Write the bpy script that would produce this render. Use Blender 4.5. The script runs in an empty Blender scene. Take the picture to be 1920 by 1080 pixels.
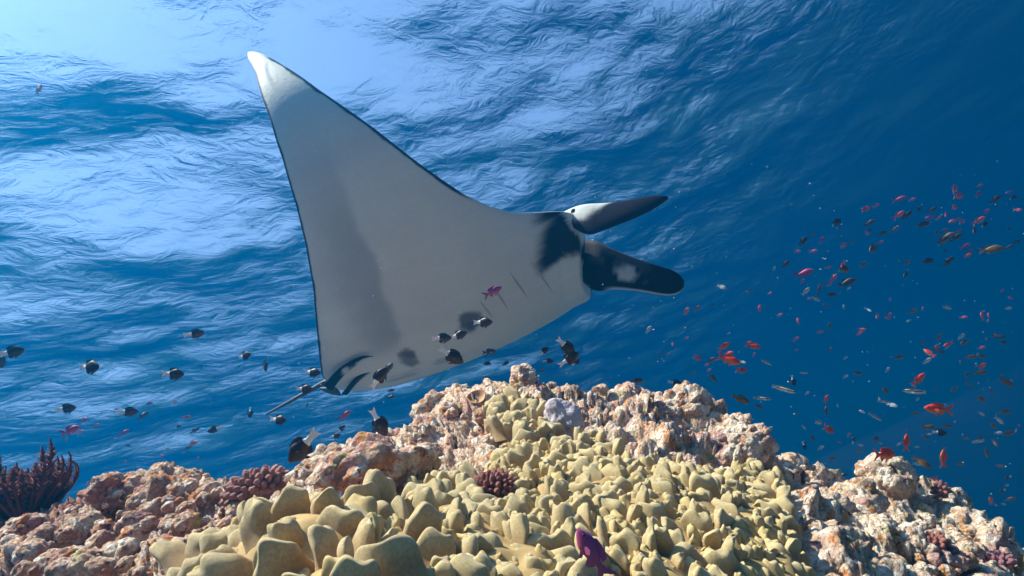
import bpy, bmesh, math, random
import numpy as np
from mathutils import Vector, Matrix
R = math.radians
sc = bpy.context.scene
col = sc.collection
random.seed(7)
# ------------------------------------------------------------------ camera
CAM_LOC = (0.0, 0.0, 1.2); PITCH = 27.0; ROLL = -24.0; HFOV = 80.0
cam = bpy.data.cameras.new('camera'); cam.angle = R(HFOV); cam.clip_start = .02; cam.clip_end = 2000
co = bpy.data.objects.new('camera', cam); col.objects.link(co)
CAM_M = Matrix.Translation(CAM_LOC) @ (Matrix.Rotation(R(90 + PITCH), 4, 'X') @ Matrix.Rotation(R(ROLL), 4, 'Z'))
co.matrix_world = CAM_M
sc.camera = co
FPX = 960 / math.tan(R(HFOV / 2))
# ------------------------------------------------------------------ sky and sun
SUN_EL, SUN_AZ = 67.0, -110.0           # azimuth from +Y, negative towards -X
sd = Vector((math.sin(R(SUN_AZ)) * math.cos(R(SUN_EL)), math.cos(R(SUN_AZ)) * math.cos(R(SUN_EL)), math.sin(R(SUN_EL))))
w = bpy.data.worlds.new('World'); sc.world = w; w.use_nodes = True
nt = w.node_tree
sky = nt.nodes.new('ShaderNodeTexSky'); sky.sky_type = 'NISHITA'; sky.sun_disc = False
sky.sun_elevation = R(SUN_EL); sky.sun_rotation = R(SUN_AZ)
nt.nodes['Background'].inputs[1].default_value = 0.115
nt.links.new(sky.outputs[0], nt.nodes['Background'].inputs[0])
sl = bpy.data.lights.new('sun', 'SUN'); sl.energy = 5.0; sl.angle = R(.5); sl.color = (1, .86, .66)
so = bpy.data.objects.new('sun', sl); col.objects.link(so)
so.rotation_euler = (-sd).to_track_quat('-Z', 'Y').to_euler()
vs = sc.view_settings
vs.view_transform = 'Standard'; vs.look = 'None'; vs.exposure = 1.52; vs.gamma = 1; vs.use_curve_mapping = False
c = sc.cycles
c.use_denoising = True; c.max_bounces = 8; c.diffuse_bounces = 3; c.glossy_bounces = 3; c.transmission_bounces = 2
c.transparent_max_bounces = 12; c.volume_bounces = 1; c.sample_clamp_indirect = 4; c.use_adaptive_sampling = True; c.adaptive_threshold = .02

# ------------------------------------------------------------------ helpers
def at(px, py, d):                      # a point of the 1920x1080 photograph at distance d along the view axis
    return CAM_M @ Vector(((px - 960) / FPX * d, (540 - py) / FPX * d, -d))
def camdir(v):                          # (right, up, away) -> world
    return (CAM_M.to_3x3() @ Vector((v[0], v[1], -v[2])))
def mesh(name, v, f, m=None, smooth=True):
    me = bpy.data.meshes.new(name); me.from_pydata([tuple(p) for p in v], [], [tuple(int(i) for i in q) for q in f])
    if smooth: me.polygons.foreach_set('use_smooth', [True] * len(me.polygons))
    if m: me.materials.append(m)
    return me
def npmesh(name, v, quads, m=None, smooth=True):
    me = bpy.data.meshes.new(name); n = len(v); k = len(quads)
    me.vertices.add(n); me.vertices.foreach_set('co', np.asarray(v, np.float32).ravel())
    me.loops.add(k * 4); me.loops.foreach_set('vertex_index', np.asarray(quads, np.int32).ravel())
    me.polygons.add(k); me.polygons.foreach_set('loop_start', np.arange(k, dtype=np.int32) * 4)
    me.polygons.foreach_set('use_smooth', np.ones(k, bool) if smooth else np.zeros(k, bool))
    me.update(calc_edges=True); me.validate()
    if m: me.materials.append(m)
    return me
def link(name, me, parent=None, loc=None):
    o = bpy.data.objects.new(name, me); col.objects.link(o)
    if parent: o.parent = parent
    if loc is not None: o.location = loc
    return o
def tag(o, label=None, cat=None, group=None, kind=None):
    for k, v in (('label', label), ('category', cat), ('group', group), ('kind', kind)):
        if v: o[k] = v
    return o
def grid_quads(nu, nv, wrap_u=False, wrap_v=False):
    i = np.arange(nu * nv).reshape(nu, nv)
    a = np.vstack([i, i[:1]]) if wrap_u else i
    a = np.hstack([a, a[:, :1]]) if wrap_v else a
    return np.stack([a[:-1, :-1], a[1:, :-1], a[1:, 1:], a[:-1, 1:]], -1).reshape(-1, 4)
def sstep(a, b, x):
    t = np.clip((x - a) / (b - a), 0, 1); return t * t * (3 - 2 * t)

# ---- lattice noise in numpy
def _h(ix, iy, iz, s):
    n = (ix.astype(np.int64) * 374761393 + iy.astype(np.int64) * 668265263 + iz.astype(np.int64) * 2147483647 + s * 1274126177) & 0xffffffff
    n = ((n ^ (n >> 13)) * 1274126177) & 0xffffffff
    n = ((n ^ (n >> 16)) * 2246822519) & 0xffffffff
    return ((n ^ (n >> 15)) & 0xffffff) / float(0xffffff)
def vnoise(p, s=0):
    i = np.floor(p); fr = p - i; u = fr * fr * (3 - 2 * fr); r = 0
    for dx in (0, 1):
        for dy in (0, 1):
            for dz in (0, 1):
                r = r + _h(i[:, 0] + dx, i[:, 1] + dy, i[:, 2] + dz, s) * (u[:, 0] if dx else 1 - u[:, 0]) * (u[:, 1] if dy else 1 - u[:, 1]) * (u[:, 2] if dz else 1 - u[:, 2])
    return r * 2 - 1
def fbm(p, s=0, o=4):
    r = 0; a = 1
    for k in range(o): r = r + a * vnoise(p * 2 ** k, s + k); a *= .5
    return r
def worley(p, s=0):
    i = np.floor(p); best = np.full(len(p), 9.0); idv = np.zeros(len(p))
    for dx in (-1, 0, 1):
        for dy in (-1, 0, 1):
            for dz in (-1, 0, 1):
                cx, cy, cz = i[:, 0] + dx, i[:, 1] + dy, i[:, 2] + dz
                hx, hy, hz = _h(cx, cy, cz, s), _h(cx, cy, cz, s + 1), _h(cx, cy, cz, s + 2)
                d = (cx + hx - p[:, 0]) ** 2 + (cy + hy - p[:, 1]) ** 2 + (cz + hz - p[:, 2]) ** 2
                m = d < best; best = np.where(m, d, best); idv = np.where(m, hx, idv)
    return np.sqrt(best), idv

# ---- procedural materials
def new_mat(name):
    m = bpy.data.materials.new(name); m.use_nodes = True
    t = m.node_tree; return m, t, t.nodes['Principled BSDF'], t.nodes.new, t.links.new
def ramp(N, stops, interp='LINEAR'):
    r = N('ShaderNodeValToRGB'); r.color_ramp.interpolation = interp
    e = r.color_ramp.elements
    while len(e) < len(stops): e.new(.5)
    for q, (pos, cc) in zip(e, stops): q.position = pos; q.color = (*cc, 1)
    return r
def noise(N, L, vec, scale, detail=4, rough=.55, dist=0):
    n = N('ShaderNodeTexNoise'); n.inputs['Scale'].default_value = scale; n.inputs['Detail'].default_value = detail
    n.inputs['Roughness'].default_value = rough; n.inputs['Distortion'].default_value = dist
    L(vec, n.inputs['Vector']); return n
def mixc(N, L, fac, a, b):
    m = N('ShaderNodeMix'); m.data_type = 'RGBA'
    L(fac, m.inputs[0])
    for s, k in ((a, 6), (b, 7)):
        if isinstance(s, tuple): m.inputs[k].default_value = (*s, 1)
        else: L(s, m.inputs[k])
    return m.outputs[2]
def simple(name, cc, rough=.55, var=.25, scale=12, bump=0.0, bscale=60, sss=0.0):
    m, t, p, N, L = new_mat(name)
    tc = N('ShaderNodeTexCoord'); n = noise(N, L, tc.outputs['Object'], scale, 4)
    r = ramp(N, [(.3, tuple(x * (1 - var) for x in cc)), (.7, tuple(min(1, x * (1 + var)) for x in cc))])
    L(n.outputs[0], r.inputs[0]); L(r.outputs[0], p.inputs['Base Color'])
    p.inputs['Roughness'].default_value = rough
    if bump:
        n2 = noise(N, L, tc.outputs['Object'], bscale, 3); b = N('ShaderNodeBump'); b.inputs['Distance'].default_value = bump
        L(n2.outputs[0], b.inputs['Height']); L(b.outputs[0], p.inputs['Normal'])
    if sss:
        p.inputs['Subsurface Weight'].default_value = sss; p.inputs['Subsurface Scale'].default_value = .01; p.inputs['Subsurface Radius'].default_value = (1, .5, .25)
    return m

# ------------------------------------------------------------------ water surface
WZ = 5.0
def water():
    n = 520
    u = np.linspace(-1, 1, n); g = 88 * np.sinh(3.6 * u) / np.sinh(3.6)
    X, Y = np.meshgrid(g, g + 5)
    rng = np.random.RandomState(4)
    Z = np.zeros_like(X); dist = np.hypot(X, Y - 5)
    for k in range(56):
        lam = .34 * (7.5 ** rng.rand()); th = R(122) + rng.randn() * .62
        kx, ky = 2 * math.pi / lam * math.cos(th), 2 * math.pi / lam * math.sin(th)
        fade = np.clip(1.6 - dist / (lam * 16), 0, 1) * (1 - .7 * sstep(.5, 7, X))         # calmer towards +x
        Z += .0050 * lam * fade * np.sin(kx * X + ky * Y + rng.rand() * 6.28 + .7 * np.sin(X * .7 + k) + .7 * np.sin(Y * .6 + 2 * k))
    m = bpy.data.materials.new('water_surface'); m.use_nodes = True; t = m.node_tree; t.nodes.clear()
    N = t.nodes.new; L = t.links.new
    out = N('ShaderNodeOutputMaterial'); mix = N('ShaderNodeMixShader'); fr = N('ShaderNodeFresnel'); fr.inputs[0].default_value = 1.333
    tr = N('ShaderNodeBsdfTransparent'); gl = N('ShaderNodeBsdfGlossy'); gl.inputs['Roughness'].default_value = .0; gl.inputs['Color'].default_value = (.25, .72, 1, 1); tr.inputs['Color'].default_value = (.86, .96, 1, 1)  # blue tints painted in for light absorbed along the water paths
    tc = N('ShaderNodeTexCoord')
    mp = N('ShaderNodeMapping'); mp.vector_type = 'TEXTURE'; mp.inputs['Rotation'].default_value = (0, 0, R(122)); mp.inputs['Scale'].default_value = (.55, 1, 1)
    n1 = noise(N, L, tc.outputs['Object'], 1.15, 2, .5, .9)
    n2 = noise(N, L, mp.outputs[0], 4.2, 6, .6, .7)
    L(tc.outputs['Object'], mp.inputs[0])
    patch = noise(N, L, tc.outputs['Object'], .8, 2)                 # calm and ruffled patches
    pr = ramp(N, [(.40, (.36, .36, .36)), (.62, (1, 1, 1))]); L(patch.outputs[0], pr.inputs[0])
    sxyz = N('ShaderNodeSeparateXYZ'); L(tc.outputs['Object'], sxyz.inputs[0])     # the breeze dies towards +x
    calm = N('ShaderNodeMapRange'); calm.interpolation_type = 'SMOOTHSTEP'; L(sxyz.outputs['X'], calm.inputs['Value'])
    for k_, v_ in (('From Min', .5), ('From Max', 8), ('To Min', 1), ('To Max', .25)): calm.inputs[k_].default_value = v_
    pm = N('ShaderNodeMath'); pm.operation = 'MULTIPLY'; L(pr.outputs[0], pm.inputs[0]); L(calm.outputs[0], pm.inputs[1])
    b1 = N('ShaderNodeBump'); b1.inputs['Distance'].default_value = .045; L(calm.outputs[0], b1.inputs['Strength'])
    b2 = N('ShaderNodeBump'); b2.inputs['Distance'].default_value = .046
    L(n1.outputs[0], b1.inputs['Height']); L(n2.outputs[0], b2.inputs['Height']); L(pm.outputs[0], b2.inputs['Strength']); L(b1.outputs[0], b2.inputs['Normal'])
    L(b2.outputs[0], fr.inputs['Normal']); L(b2.outputs[0], gl.inputs['Normal'])
    L(fr.outputs[0], mix.inputs[0]); L(tr.outputs[0], mix.inputs[1]); L(gl.outputs[0], mix.inputs[2]); L(mix.outputs[0], out.inputs[0])
    me = npmesh('water_surface', np.stack([X, Y, Z + WZ], -1).reshape(-1, 3), grid_quads(n, n)[:, ::-1], m)
    tag(link('water_surface', me), kind='structure')
water()

# ------------------------------------------------------------------ haze: the sea water between things
def haze():
    x, y0, y1, z0, z1 = 80, -74, 80, -15, WZ + 1.0
    v = [(sx * x, y, z) for z in (z0, z1) for sx, y in ((-1, y0), (1, y0), (1, y1), (-1, y1))]
    f = [(3, 2, 1, 0), (4, 5, 6, 7), (0, 1, 5, 4), (1, 2, 6, 5), (2, 3, 7, 6), (3, 0, 4, 7)]
    m = bpy.data.materials.new('sea_water'); m.use_nodes = True; t = m.node_tree; t.nodes.clear()
    out = t.nodes.new('ShaderNodeOutputMaterial'); p = t.nodes.new('ShaderNodeVolumePrincipled')
    p.inputs['Color'].default_value = (.0, .24, .56, 1); p.inputs['Density'].default_value = .062; p.inputs['Anisotropy'].default_value = .7
    p.inputs['Absorption Color'].default_value = (0, 0, 0, 1)
    t.links.new(p.outputs[0], out.inputs['Volume'])
    tag(link('haze', mesh('haze', v, f, m, False)), kind='stuff')
haze()

# ------------------------------------------------------------------ seabed: sand and rubble far below the reef top
def seabed():
    m, t, p, N, L = new_mat('sand')
    tc = N('ShaderNodeTexCoord'); n = noise(N, L, tc.outputs['Object'], .6, 8, .6)
    r = ramp(N, [(.35, (.16, .17, .15)), (.6, (.30, .29, .24))]); L(n.outputs[0], r.inputs[0]); L(r.outputs[0], p.inputs['Base Color']); p.inputs['Roughness'].default_value = .95
    n = 140; u = np.linspace(-1, 1, n); g = 78 * np.sinh(3 * u) / np.sinh(3)
    X, Y = np.meshgrid(g, g); q = np.stack([X.ravel(), Y.ravel(), 0 * X.ravel()], -1)
    Z = -5.0 + .35 * fbm(q * .35, 5, 4) - 8.0 * sstep(4, 40, np.hypot(q[:, 0] + 2, q[:, 1]))
    q[:, 2] = Z
    tag(link('seabed', npmesh('seabed', q, grid_quads(n, n)[:, ::-1], m)), kind='structure')
seabed()

# ------------------------------------------------------------------ reef rock
def rock_mat(name, base, pale, orange, purple, green, seed):
    m, t, p, N, L = new_mat(name)
    tc = N('ShaderNodeTexCoord'); mp = N('ShaderNodeMapping'); mp.inputs['Location'].default_value = (seed, seed * 1.7, 0); L(N('ShaderNodeNewGeometry').outputs['Position'], mp.inputs[0]); v = mp.outputs[0]
    n0 = noise(N, L, v, 28, 6, .65); r0 = ramp(N, [(.34, tuple(x * .6 for x in base)), (.46, base), (.58, pale)]); L(n0.outputs[0], r0.inputs[0])
    def patches(scale, lo, hi, detail=5):
        n = noise(N, L, v, scale, detail, .6, .5); r = ramp(N, [(lo, (0, 0, 0)), (hi, (1, 1, 1))]); L(n.outputs[0], r.inputs[0]); return r.outputs[0]
    cc = mixc(N, L, patches(9, .52, .62), r0.outputs[0], purple)
    off = N('ShaderNodeMapping'); off.inputs['Location'].default_value = (5, 9, 3); L(v, off.inputs[0]); v = off.outputs[0]
    cc = mixc(N, L, patches(24, .535, .62), cc, orange)
    off = N('ShaderNodeMapping'); off.inputs['Location'].default_value = (2, 7, 8); L(v, off.inputs[0]); v = off.outputs[0]
    cc = mixc(N, L, patches(13, .60, .68), cc, green)
    off = N('ShaderNodeMapping'); off.inputs['Location'].default_value = (3, 1, 6); L(v, off.inputs[0]); v = off.outputs[0]
    cc = mixc(N, L, patches(36, .55, .64), cc, (.86, .78, .70))
    off = N('ShaderNodeMapping'); off.inputs['Location'].default_value = (8, 2, 1); L(v, off.inputs[0]); v = off.outputs[0]
    cc = mixc(N, L, patches(48, .60, .66), cc, (.15, .05, .03))
    L(cc, p.inputs['Base Color']); p.inputs['Roughness'].default_value = .9
    vo = N('ShaderNodeTexVoronoi'); vo.inputs['Scale'].default_value = 130; L(v, vo.inputs['Vector'])
    nb = noise(N, L, v, 180, 5, .7)
    b1 = N('ShaderNodeBump'); b1.inputs['Distance'].default_value = .006; b1.invert = True; L(vo.outputs['Distance'], b1.inputs['Height'])
    b2 = N('ShaderNodeBump'); b2.inputs['Distance'].default_value = .007; L(nb.outputs[0], b2.inputs['Height']); L(b1.outputs[0], b2.inputs['Normal']); L(b2.outputs[0], p.inputs['Normal'])
    return m
M_MOUND = rock_mat('coralline_rock', (.64, .43, .31), (.86, .70, .55), (.60, .24, .08), (.54, .29, .25), (.46, .40, .16), 0)
M_LEFT = rock_mat('rusty_coralline_rock', (.56, .32, .21), (.80, .60, .45), (.60, .20, .05), (.48, .23, .19), (.42, .34, .11), 13)
M_RIGHT = rock_mat('pale_coralline_rock', (.68, .47, .34), (.86, .72, .56), (.58, .27, .09), (.56, .32, .28), (.50, .45, .20), 29)

class Height:                            # smooth surface through the given points, as height over the ground plan
    def __init__(s, pts, lam=2e-4):
        P = np.array([(p.x, p.y, p.z) for p in pts]); s.c = P[:, :2]; n = len(P)
        A = np.zeros((n + 3, n + 3)); A[:n, :n] = s.k(s.c, s.c) + lam * np.eye(n)
        A[:n, n] = 1; A[:n, n + 1:] = s.c; A[n, :n] = 1; A[n + 1:, :n] = s.c.T
        s.w = np.linalg.solve(A, np.concatenate([P[:, 2], [0, 0, 0]]))
    def k(s, a, b):
        r2 = ((a[:, None, :] - b[None]) ** 2).sum(-1); return .5 * r2 * np.log(r2 + 1e-9)
    def __call__(s, xy):
        xy = np.atleast_2d(xy); out = np.empty(len(xy))
        for i in range(0, len(xy), 60000):
            q = xy[i:i + 60000]; out[i:i + 60000] = s.k(q, s.c) @ s.w[:-3] + s.w[-3] + q @ s.w[-2:]
        return out
    def hit(s, px, py, d0=.35, d1=3.2):
        ds = np.linspace(d0, d1, 700); P = np.array([at(px, py, d) for d in ds])
        below = np.nonzero(P[:, 2] < s(P[:, :2]))[0]
        return Vector(P[below[0]]) if len(below) else None
    def plan(s, px, py):                 # plan position of an outline point; those under the frame reach towards the viewer
        p = s.hit(px, min(py, 1092))
        if p is None: return None
        if py > 1092: h = Vector((p.x, p.y, 0)).normalized(); p = p - h * (.05 + (py - 1092) * .004)
        return p
    def normal(s, x, y, e=.015):
        z = s(np.array([[x - e, y], [x + e, y], [x, y - e], [x, y + e]]))
        return Vector((-(z[1] - z[0]) / (2 * e), -(z[3] - z[2]) / (2 * e), 1)).normalized()

def reef_points(sil, inner, bottom):
    pts = []
    for px, py, d in sil:
        p = at(px, py, d); pts.append(p)
        h = Vector((p.x, p.y, 0)).normalized()
        pts.append(p + h * .28 - Vector((0, 0, .16))); pts.append(p + h * .8 - Vector((0, 0, .75))); pts.append(p + h * 1.5 - Vector((0, 0, 1.9)))
    for px, py, d in inner: pts.append(at(px, py, d))
    for px, py, d in bottom:
        p = at(px, py, d); pts.append(p); h = Vector((p.x, p.y, 0)).normalized()
        pts.append(p - h * .14 - Vector((0, 0, .16))); pts.append(p - h * .3 - Vector((0, 0, .6)))
    return pts
MOUND = Height(reef_points(
    [(575, 915, 1.42), (640, 872, 1.55), (700, 836, 1.65), (770, 800, 1.75), (850, 765, 1.85), (920, 740, 1.85), (985, 715, 1.85), (1050, 718, 1.9), (1100, 722, 1.95), (1160, 745, 2.0),
     (1230, 752, 2.0), (1295, 758, 2.0), (1345, 790, 2.0), (1400, 830, 1.95), (1440, 872, 1.85), (1480, 920, 1.65)],
    [(800, 860, 1.5), (950, 850, 1.36), (1100, 800, 1.62), (1250, 830, 1.65), (1370, 870, 1.6), (700, 910, 1.32), (800, 920, 1.25), (930, 950, 1.05), (1100, 880, 1.26),
     (1250, 900, 1.28), (1400, 910, 1.33), (1460, 1000, 1.08), (1200, 980, 1.0), (1000, 1000, .93), (850, 1000, .9), (700, 990, .9), (600, 1010, .85), (500, 1040, .8), (400, 1075, .8), (640, 960, 1.15)],
    [(320, 1130, .8), (500, 1110, .66), (700, 1100, .64), (900, 1100, .7), (1100, 1100, .76), (1300, 1100, .84), (1460, 1100, .9)]))
LEFT = Height(reef_points(
    [(-160, 1010, 1.5), (-60, 1000, 1.5), (0, 1000, 1.45), (60, 985, 1.42), (120, 972, 1.4), (180, 945, 1.4), (250, 924, 1.4), (320, 903, 1.4), (370, 915, 1.4), (440, 915, 1.35), (500, 930, 1.3), (555, 970, 1.25), (600, 990, 1.22)],
    [(200, 1005, 1.15), (400, 980, 1.12), (300, 1060, .98), (100, 1050, 1.08), (0, 1080, 1.05), (460, 1020, 1.02), (-120, 1060, 1.2)],
    [(220, 1110, .92), (-160, 1120, 1.1), (0, 1115, 1.0), (380, 1100, .9), (520, 1080, .95)]))
RIGHT = Height(reef_points(
    [(1440, 900, 1.9), (1475, 862, 1.9), (1520, 885, 1.85), (1560, 922, 1.8), (1630, 925, 1.7), (1668, 905, 1.7), (1700, 915, 1.7), (1760, 925, 1.65), (1790, 952, 1.6), (1835, 988, 1.55), (1880, 1012, 1.5), (1930, 1036, 1.5), (2060, 1095, 1.45)],
    [(1550, 985, 1.45), (1700, 1000, 1.36), (1500, 1050, 1.18), (1650, 1070, 1.12), (1850, 1072, 1.27)],
    [(1470, 1110, 1.04), (1700, 1115, 1.05), (1950, 1125, 1.2), (2080, 1150, 1.3)]))

# outlines of the soft coral colonies over the mound
P_FIELD = [(925, 890), (985, 855), (1040, 870), (1110, 842), (1150, 868), (1190, 900), (1260, 898), (1320, 918), (1370, 930), (1430, 915), (1470, 922), (1468, 1000), (1478, 1110), (1290, 1115), (1150, 1110), (1060, 1020), (985, 985), (970, 940), (925, 905)]
P_TOWER = [(915, 802), (945, 770), (1000, 768), (1025, 805), (1045, 850), (985, 850), (930, 830)]
P_FAN = [(765, 960), (800, 935), (860, 925), (905, 940), (900, 985), (870, 1020), (790, 1020)]
P_LOW = [(800, 1050), (850, 1005), (930, 985), (1000, 985), (1060, 1030), (1095, 1060), (1100, 1115), (790, 1115)]
P_FRONT = [(352, 1088), (425, 1050), (500, 1018), (560, 998), (620, 995), (690, 992), (770, 992), (800, 1060), (790, 1125), (335, 1125)]
def rock_disp(p, seed):
    r = .05 * fbm(p * 3.2, seed, 3)
    for k, (s, a) in enumerate(((7, .052), (15, .034), (32, .024), (75, .014), (150, .006))):
        q = p + .35 / s * np.stack([vnoise(p * s * .8, seed + 20 + k), vnoise(p * s * .8, seed + 30 + k), vnoise(p * s * .8, seed + 40 + k)], -1)
        f1, idv = worley(q * s, seed + 50 + 7 * k)
        r = r + a * (np.sqrt(np.clip(1 - (f1 / .95) ** 2, 0, 1)) * (.45 + .8 * idv) - .55)
    pit = vnoise(p * 11, seed + 90); r = r - .045 * sstep(.2, .6, pit) - .02 * sstep(.25, .6, vnoise(p * 27, seed + 91))
    return r
def poly_sd(q, A):                       # signed distance, positive inside
    A = np.array(A); n = len(A); ins = np.zeros(len(q), bool); dist = np.full(len(q), 9.0)
    for i in range(n):
        a, b = A[i], A[(i + 1) % n]
        cnd = ((a[1] > q[:, 1]) != (b[1] > q[:, 1])); t = (b[0] - a[0]) * (q[:, 1] - a[1]) / (b[1] - a[1] + 1e-12) + a[0]
        ins ^= cnd & (q[:, 0] < t)
        ab = b - a; tt = np.clip(((q - a) @ ab) / (ab @ ab + 1e-12), 0, 1); dist = np.minimum(dist, np.linalg.norm(q - (a + tt[:, None] * ab), axis=1))
    return np.where(ins, dist, -dist)
def rock(name, H, az0, az1, r0, r1, na, nr, m, seed, zmin, label, cover=(), drop=.05, HC=None, dents=()):
    az = np.radians(np.linspace(az0, az1, na)); rr = r0 * (r1 / r0) ** np.linspace(0, 1, nr)
    A, Rr = np.meshgrid(az, rr, indexing='ij')
    xy = np.stack([(Rr * np.sin(A)).ravel(), (Rr * np.cos(A)).ravel()], -1)
    z = np.clip(H(xy), -3.6, 3)
    p = np.concatenate([xy, z[:, None]], 1)
    e = .012
    nx = -(np.clip(H(xy + [e, 0]), -3.6, 3) - z) / e; ny = -(np.clip(H(xy + [0, e]), -3.6, 3) - z) / e
    nrm = np.stack([nx, ny, np.ones(len(z))], -1); nrm /= np.linalg.norm(nrm, axis=1)[:, None]
    disp = rock_disp(p, seed)
    for poly in cover:                   # the rock lies lower under the soft corals
        k = sstep(-.03, .02, poly_sd(xy, [(h.x, h.y) for h in ((HC or H).plan(px, py) for px, py in poly) if h]))
        disp = disp * (1 - .8 * k) - drop * k
    for px, py, rad, dep in dents:       # hollows and small caves
        h = H.hit(px, py)
        if h: disp = disp - dep * sstep(1.1, .3, np.linalg.norm(p - np.array(h[:]), axis=1) / rad + .25 * vnoise(p * 20, 77))
    p = p + nrm * disp[:, None]
    q = grid_quads(na, nr)
    q = q[(p[q, 2] > zmin).any(1)]
    used = np.unique(q); mp = np.zeros(len(p), int); mp[used] = np.arange(len(used))
    o = link(name, npmesh(name, p[used], mp[q][:, ::-1], m))
    tag(o, label, 'coral rock', 'coral rocks of the reef')
    return o
ROCK_M = rock('coral_rock', MOUND, -30, 26, .38, 3.6, 520, 420, M_MOUND, 3, -.7, 'knobbly cream and pink coral rock mound carrying the large yellow leather corals', (P_FIELD, P_TOWER, P_FAN, P_LOW, P_FRONT), dents=[(775, 885, .08, .11), (1190, 850, .06, .07), (700, 935, .06, .09), (1085, 835, .045, .06), (1300, 850, .05, .06), (860, 800, .035, .04), (1030, 760, .03, .035), (1180, 790, .03, .035)])
ROCK_L = rock('coral_rock', LEFT, -48, -14, .6, 3.2, 360, 330, M_LEFT, 11, -.5, 'low rusty pink coral rock ridge under the dark feather star', (P_FRONT,), .16, MOUND, [(170, 1062, .08, .10), (400, 965, .04, .06), (340, 1010, .045, .07), (250, 985, .035, .05), (90, 1030, .05, .06), (300, 935, .03, .035)])
ROCK_R = rock('coral_rock', RIGHT, 12, 48, .7, 3.4, 380, 330, M_RIGHT, 23, -1.0, 'pale pink coral rock slope with a small peak, below the red and striped fish', dents=[(1605, 955, .06, .08), (1720, 1062, .05, .06), (1520, 1062, .06, .09), (1565, 1010, .04, .05), (1700, 950, .035, .04), (1800, 1000, .04, .045)])

# ---- separate knobs of coral rubble standing on the rocks
def knob_meshes(m, seed, k=7):
    out = []
    for i in range(k):
        bm = bmesh.new(); bmesh.ops.create_icosphere(bm, subdivisions=4, radius=1)
        p = np.array([v.co[:] for v in bm.verts]); rng = np.random.RandomState(seed + i)
        f1, a = worley(p * (1.5 + .5 * rng.rand()) + 9 * i, seed + i); f2, b = worley(p * 3.6 + 5 * i, seed + 60 + i); f3, _ = worley(p * 8 + 3 * i, seed + 90 + i)
        r = .55 + .42 * np.sqrt(np.clip(1 - f1 ** 2, 0, 1)) * (.6 + .6 * a) + .17 * np.sqrt(np.clip(1 - f2 ** 2, 0, 1)) + .06 * np.clip(1 - f3, 0, 1)
        p = p * r[:, None] * [1 + .25 * rng.randn() * .5, 1, .8 + .3 * rng.rand()]
        for v, q in zip(bm.verts, p): v.co = q
        me = bpy.data.meshes.new('knob'); bm.to_mesh(me); bm.free(); me.materials.append(m)
        me.polygons.foreach_set('use_smooth', [True] * len(me.polygons)); out.append(me)
    return out
def scatter_knobs(parent, H, m, seed, n, px0, px1, py0, py1, avoid=()):
    ms = knob_meshes(m, seed); rng = random.Random(seed); k = 0; tries = 0
    while k < n and tries < n * 6:
        tries += 1
        px, py = rng.uniform(px0, px1), rng.uniform(py0, py1)
        if any(inpoly(px, py, a) for a in avoid): continue
        p = H.hit(px, py)
        if p is None: continue
        o = link('knob', rng.choice(ms), parent); s = .006 + .018 * rng.random() ** 1.6
        o.location = p + H.normal(p.x, p.y) * s * rng.uniform(-.35, .25)
        o.rotation_euler = (rng.uniform(-.6, .6), rng.uniform(-.6, .6), rng.uniform(0, 6.28)); o.scale = (s * rng.uniform(.8, 1.3), s * rng.uniform(.8, 1.3), s)
        k += 1
def inpoly(x, y, poly):
    c_ = False; n = len(poly); j = n - 1
    for i in range(n):
        if (poly[i][1] > y) != (poly[j][1] > y) and x < (poly[j][0] - poly[i][0]) * (y - poly[i][1]) / (poly[j][1] - poly[i][1]) + poly[i][0]: c_ = not c_
        j = i
    return c_
scatter_knobs(ROCK_M, MOUND, M_MOUND, 5, 290, 560, 1480, 690, 1000, (P_FIELD, P_TOWER, P_FAN, P_LOW, P_FRONT))
scatter_knobs(ROCK_L, LEFT, M_LEFT, 25, 170, 0, 590, 885, 1080, (P_FRONT,))
scatter_knobs(ROCK_R, RIGHT, M_RIGHT, 45, 220, 1460, 1920, 845, 1080, (P_FIELD,))

# ---- free-standing lumps of rock
def lump(name, px, py, d, rx, ry, rz, m, seed, label, cat='coral rock', group='coral rocks of the reef', amp=1.0, res=6, sc2=16):
    bm = bmesh.new(); bmesh.ops.create_icosphere(bm, subdivisions=res, radius=1)
    p = np.array([v.co[:] for v in bm.verts]); n = p.copy(); q = p * [rx, ry, rz]
    r = .25 * fbm(p * 1.3, seed, 3) * rx
    for k, (s, a) in enumerate(((sc2, .022), (sc2 * 2.2, .013), (sc2 * 5, .006))):
        f1, i1 = worley(q * s + 7, seed + 9 * k); r = r + amp * a * (np.sqrt(np.clip(1 - (f1 / .95) ** 2, 0, 1)) * (.5 + .8 * i1) - .4)
    q = q + n * r[:, None]
    for v, w_ in zip(bm.verts, q): v.co = w_
    me = bpy.data.meshes.new(name); bm.to_mesh(me); bm.free(); me.materials.append(m); me.polygons.foreach_set('use_smooth', [True] * len(me.polygons))
    return tag(link(name, me, None, at(px, py, d)), label, cat, group)
lump('coral_rock', 672, 915, 1.22, .135, .12, .062, M_MOUND, 71, 'overhanging shelf of pinkish rock jutting out over the blue gap')
lump('coral_rock', 608, 893, 1.2, .05, .05, .036, M_MOUND, 77, 'knobbly pale knuckle at the tip of the overhanging rock shelf', res=5, sc2=26)
lump('coral_rock', 618, 968, 1.35, .05, .05, .035, M_LEFT, 79, 'small brown boulder wedged in the gap behind the front soft coral', res=5, sc2=30)
lump('coral_rock', 1665, 897, 1.6, .045, .05, .055, M_RIGHT, 83, 'pale pointed pinnacle on the crest of the pale pinnacle slope', res=5, sc2=24)
lump('coral_rock', 212, 922, 1.32, .04, .04, .032, M_LEFT, 85, 'small knobbly pink boulder on the crest of the rusty ridge', res=5, sc2=28)
lump('coral_rock', 985, 718, 1.78, .026, .026, .045, M_MOUND, 87, 'slim knobbly spire at the very top of the mound', res=5, sc2=30)
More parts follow.
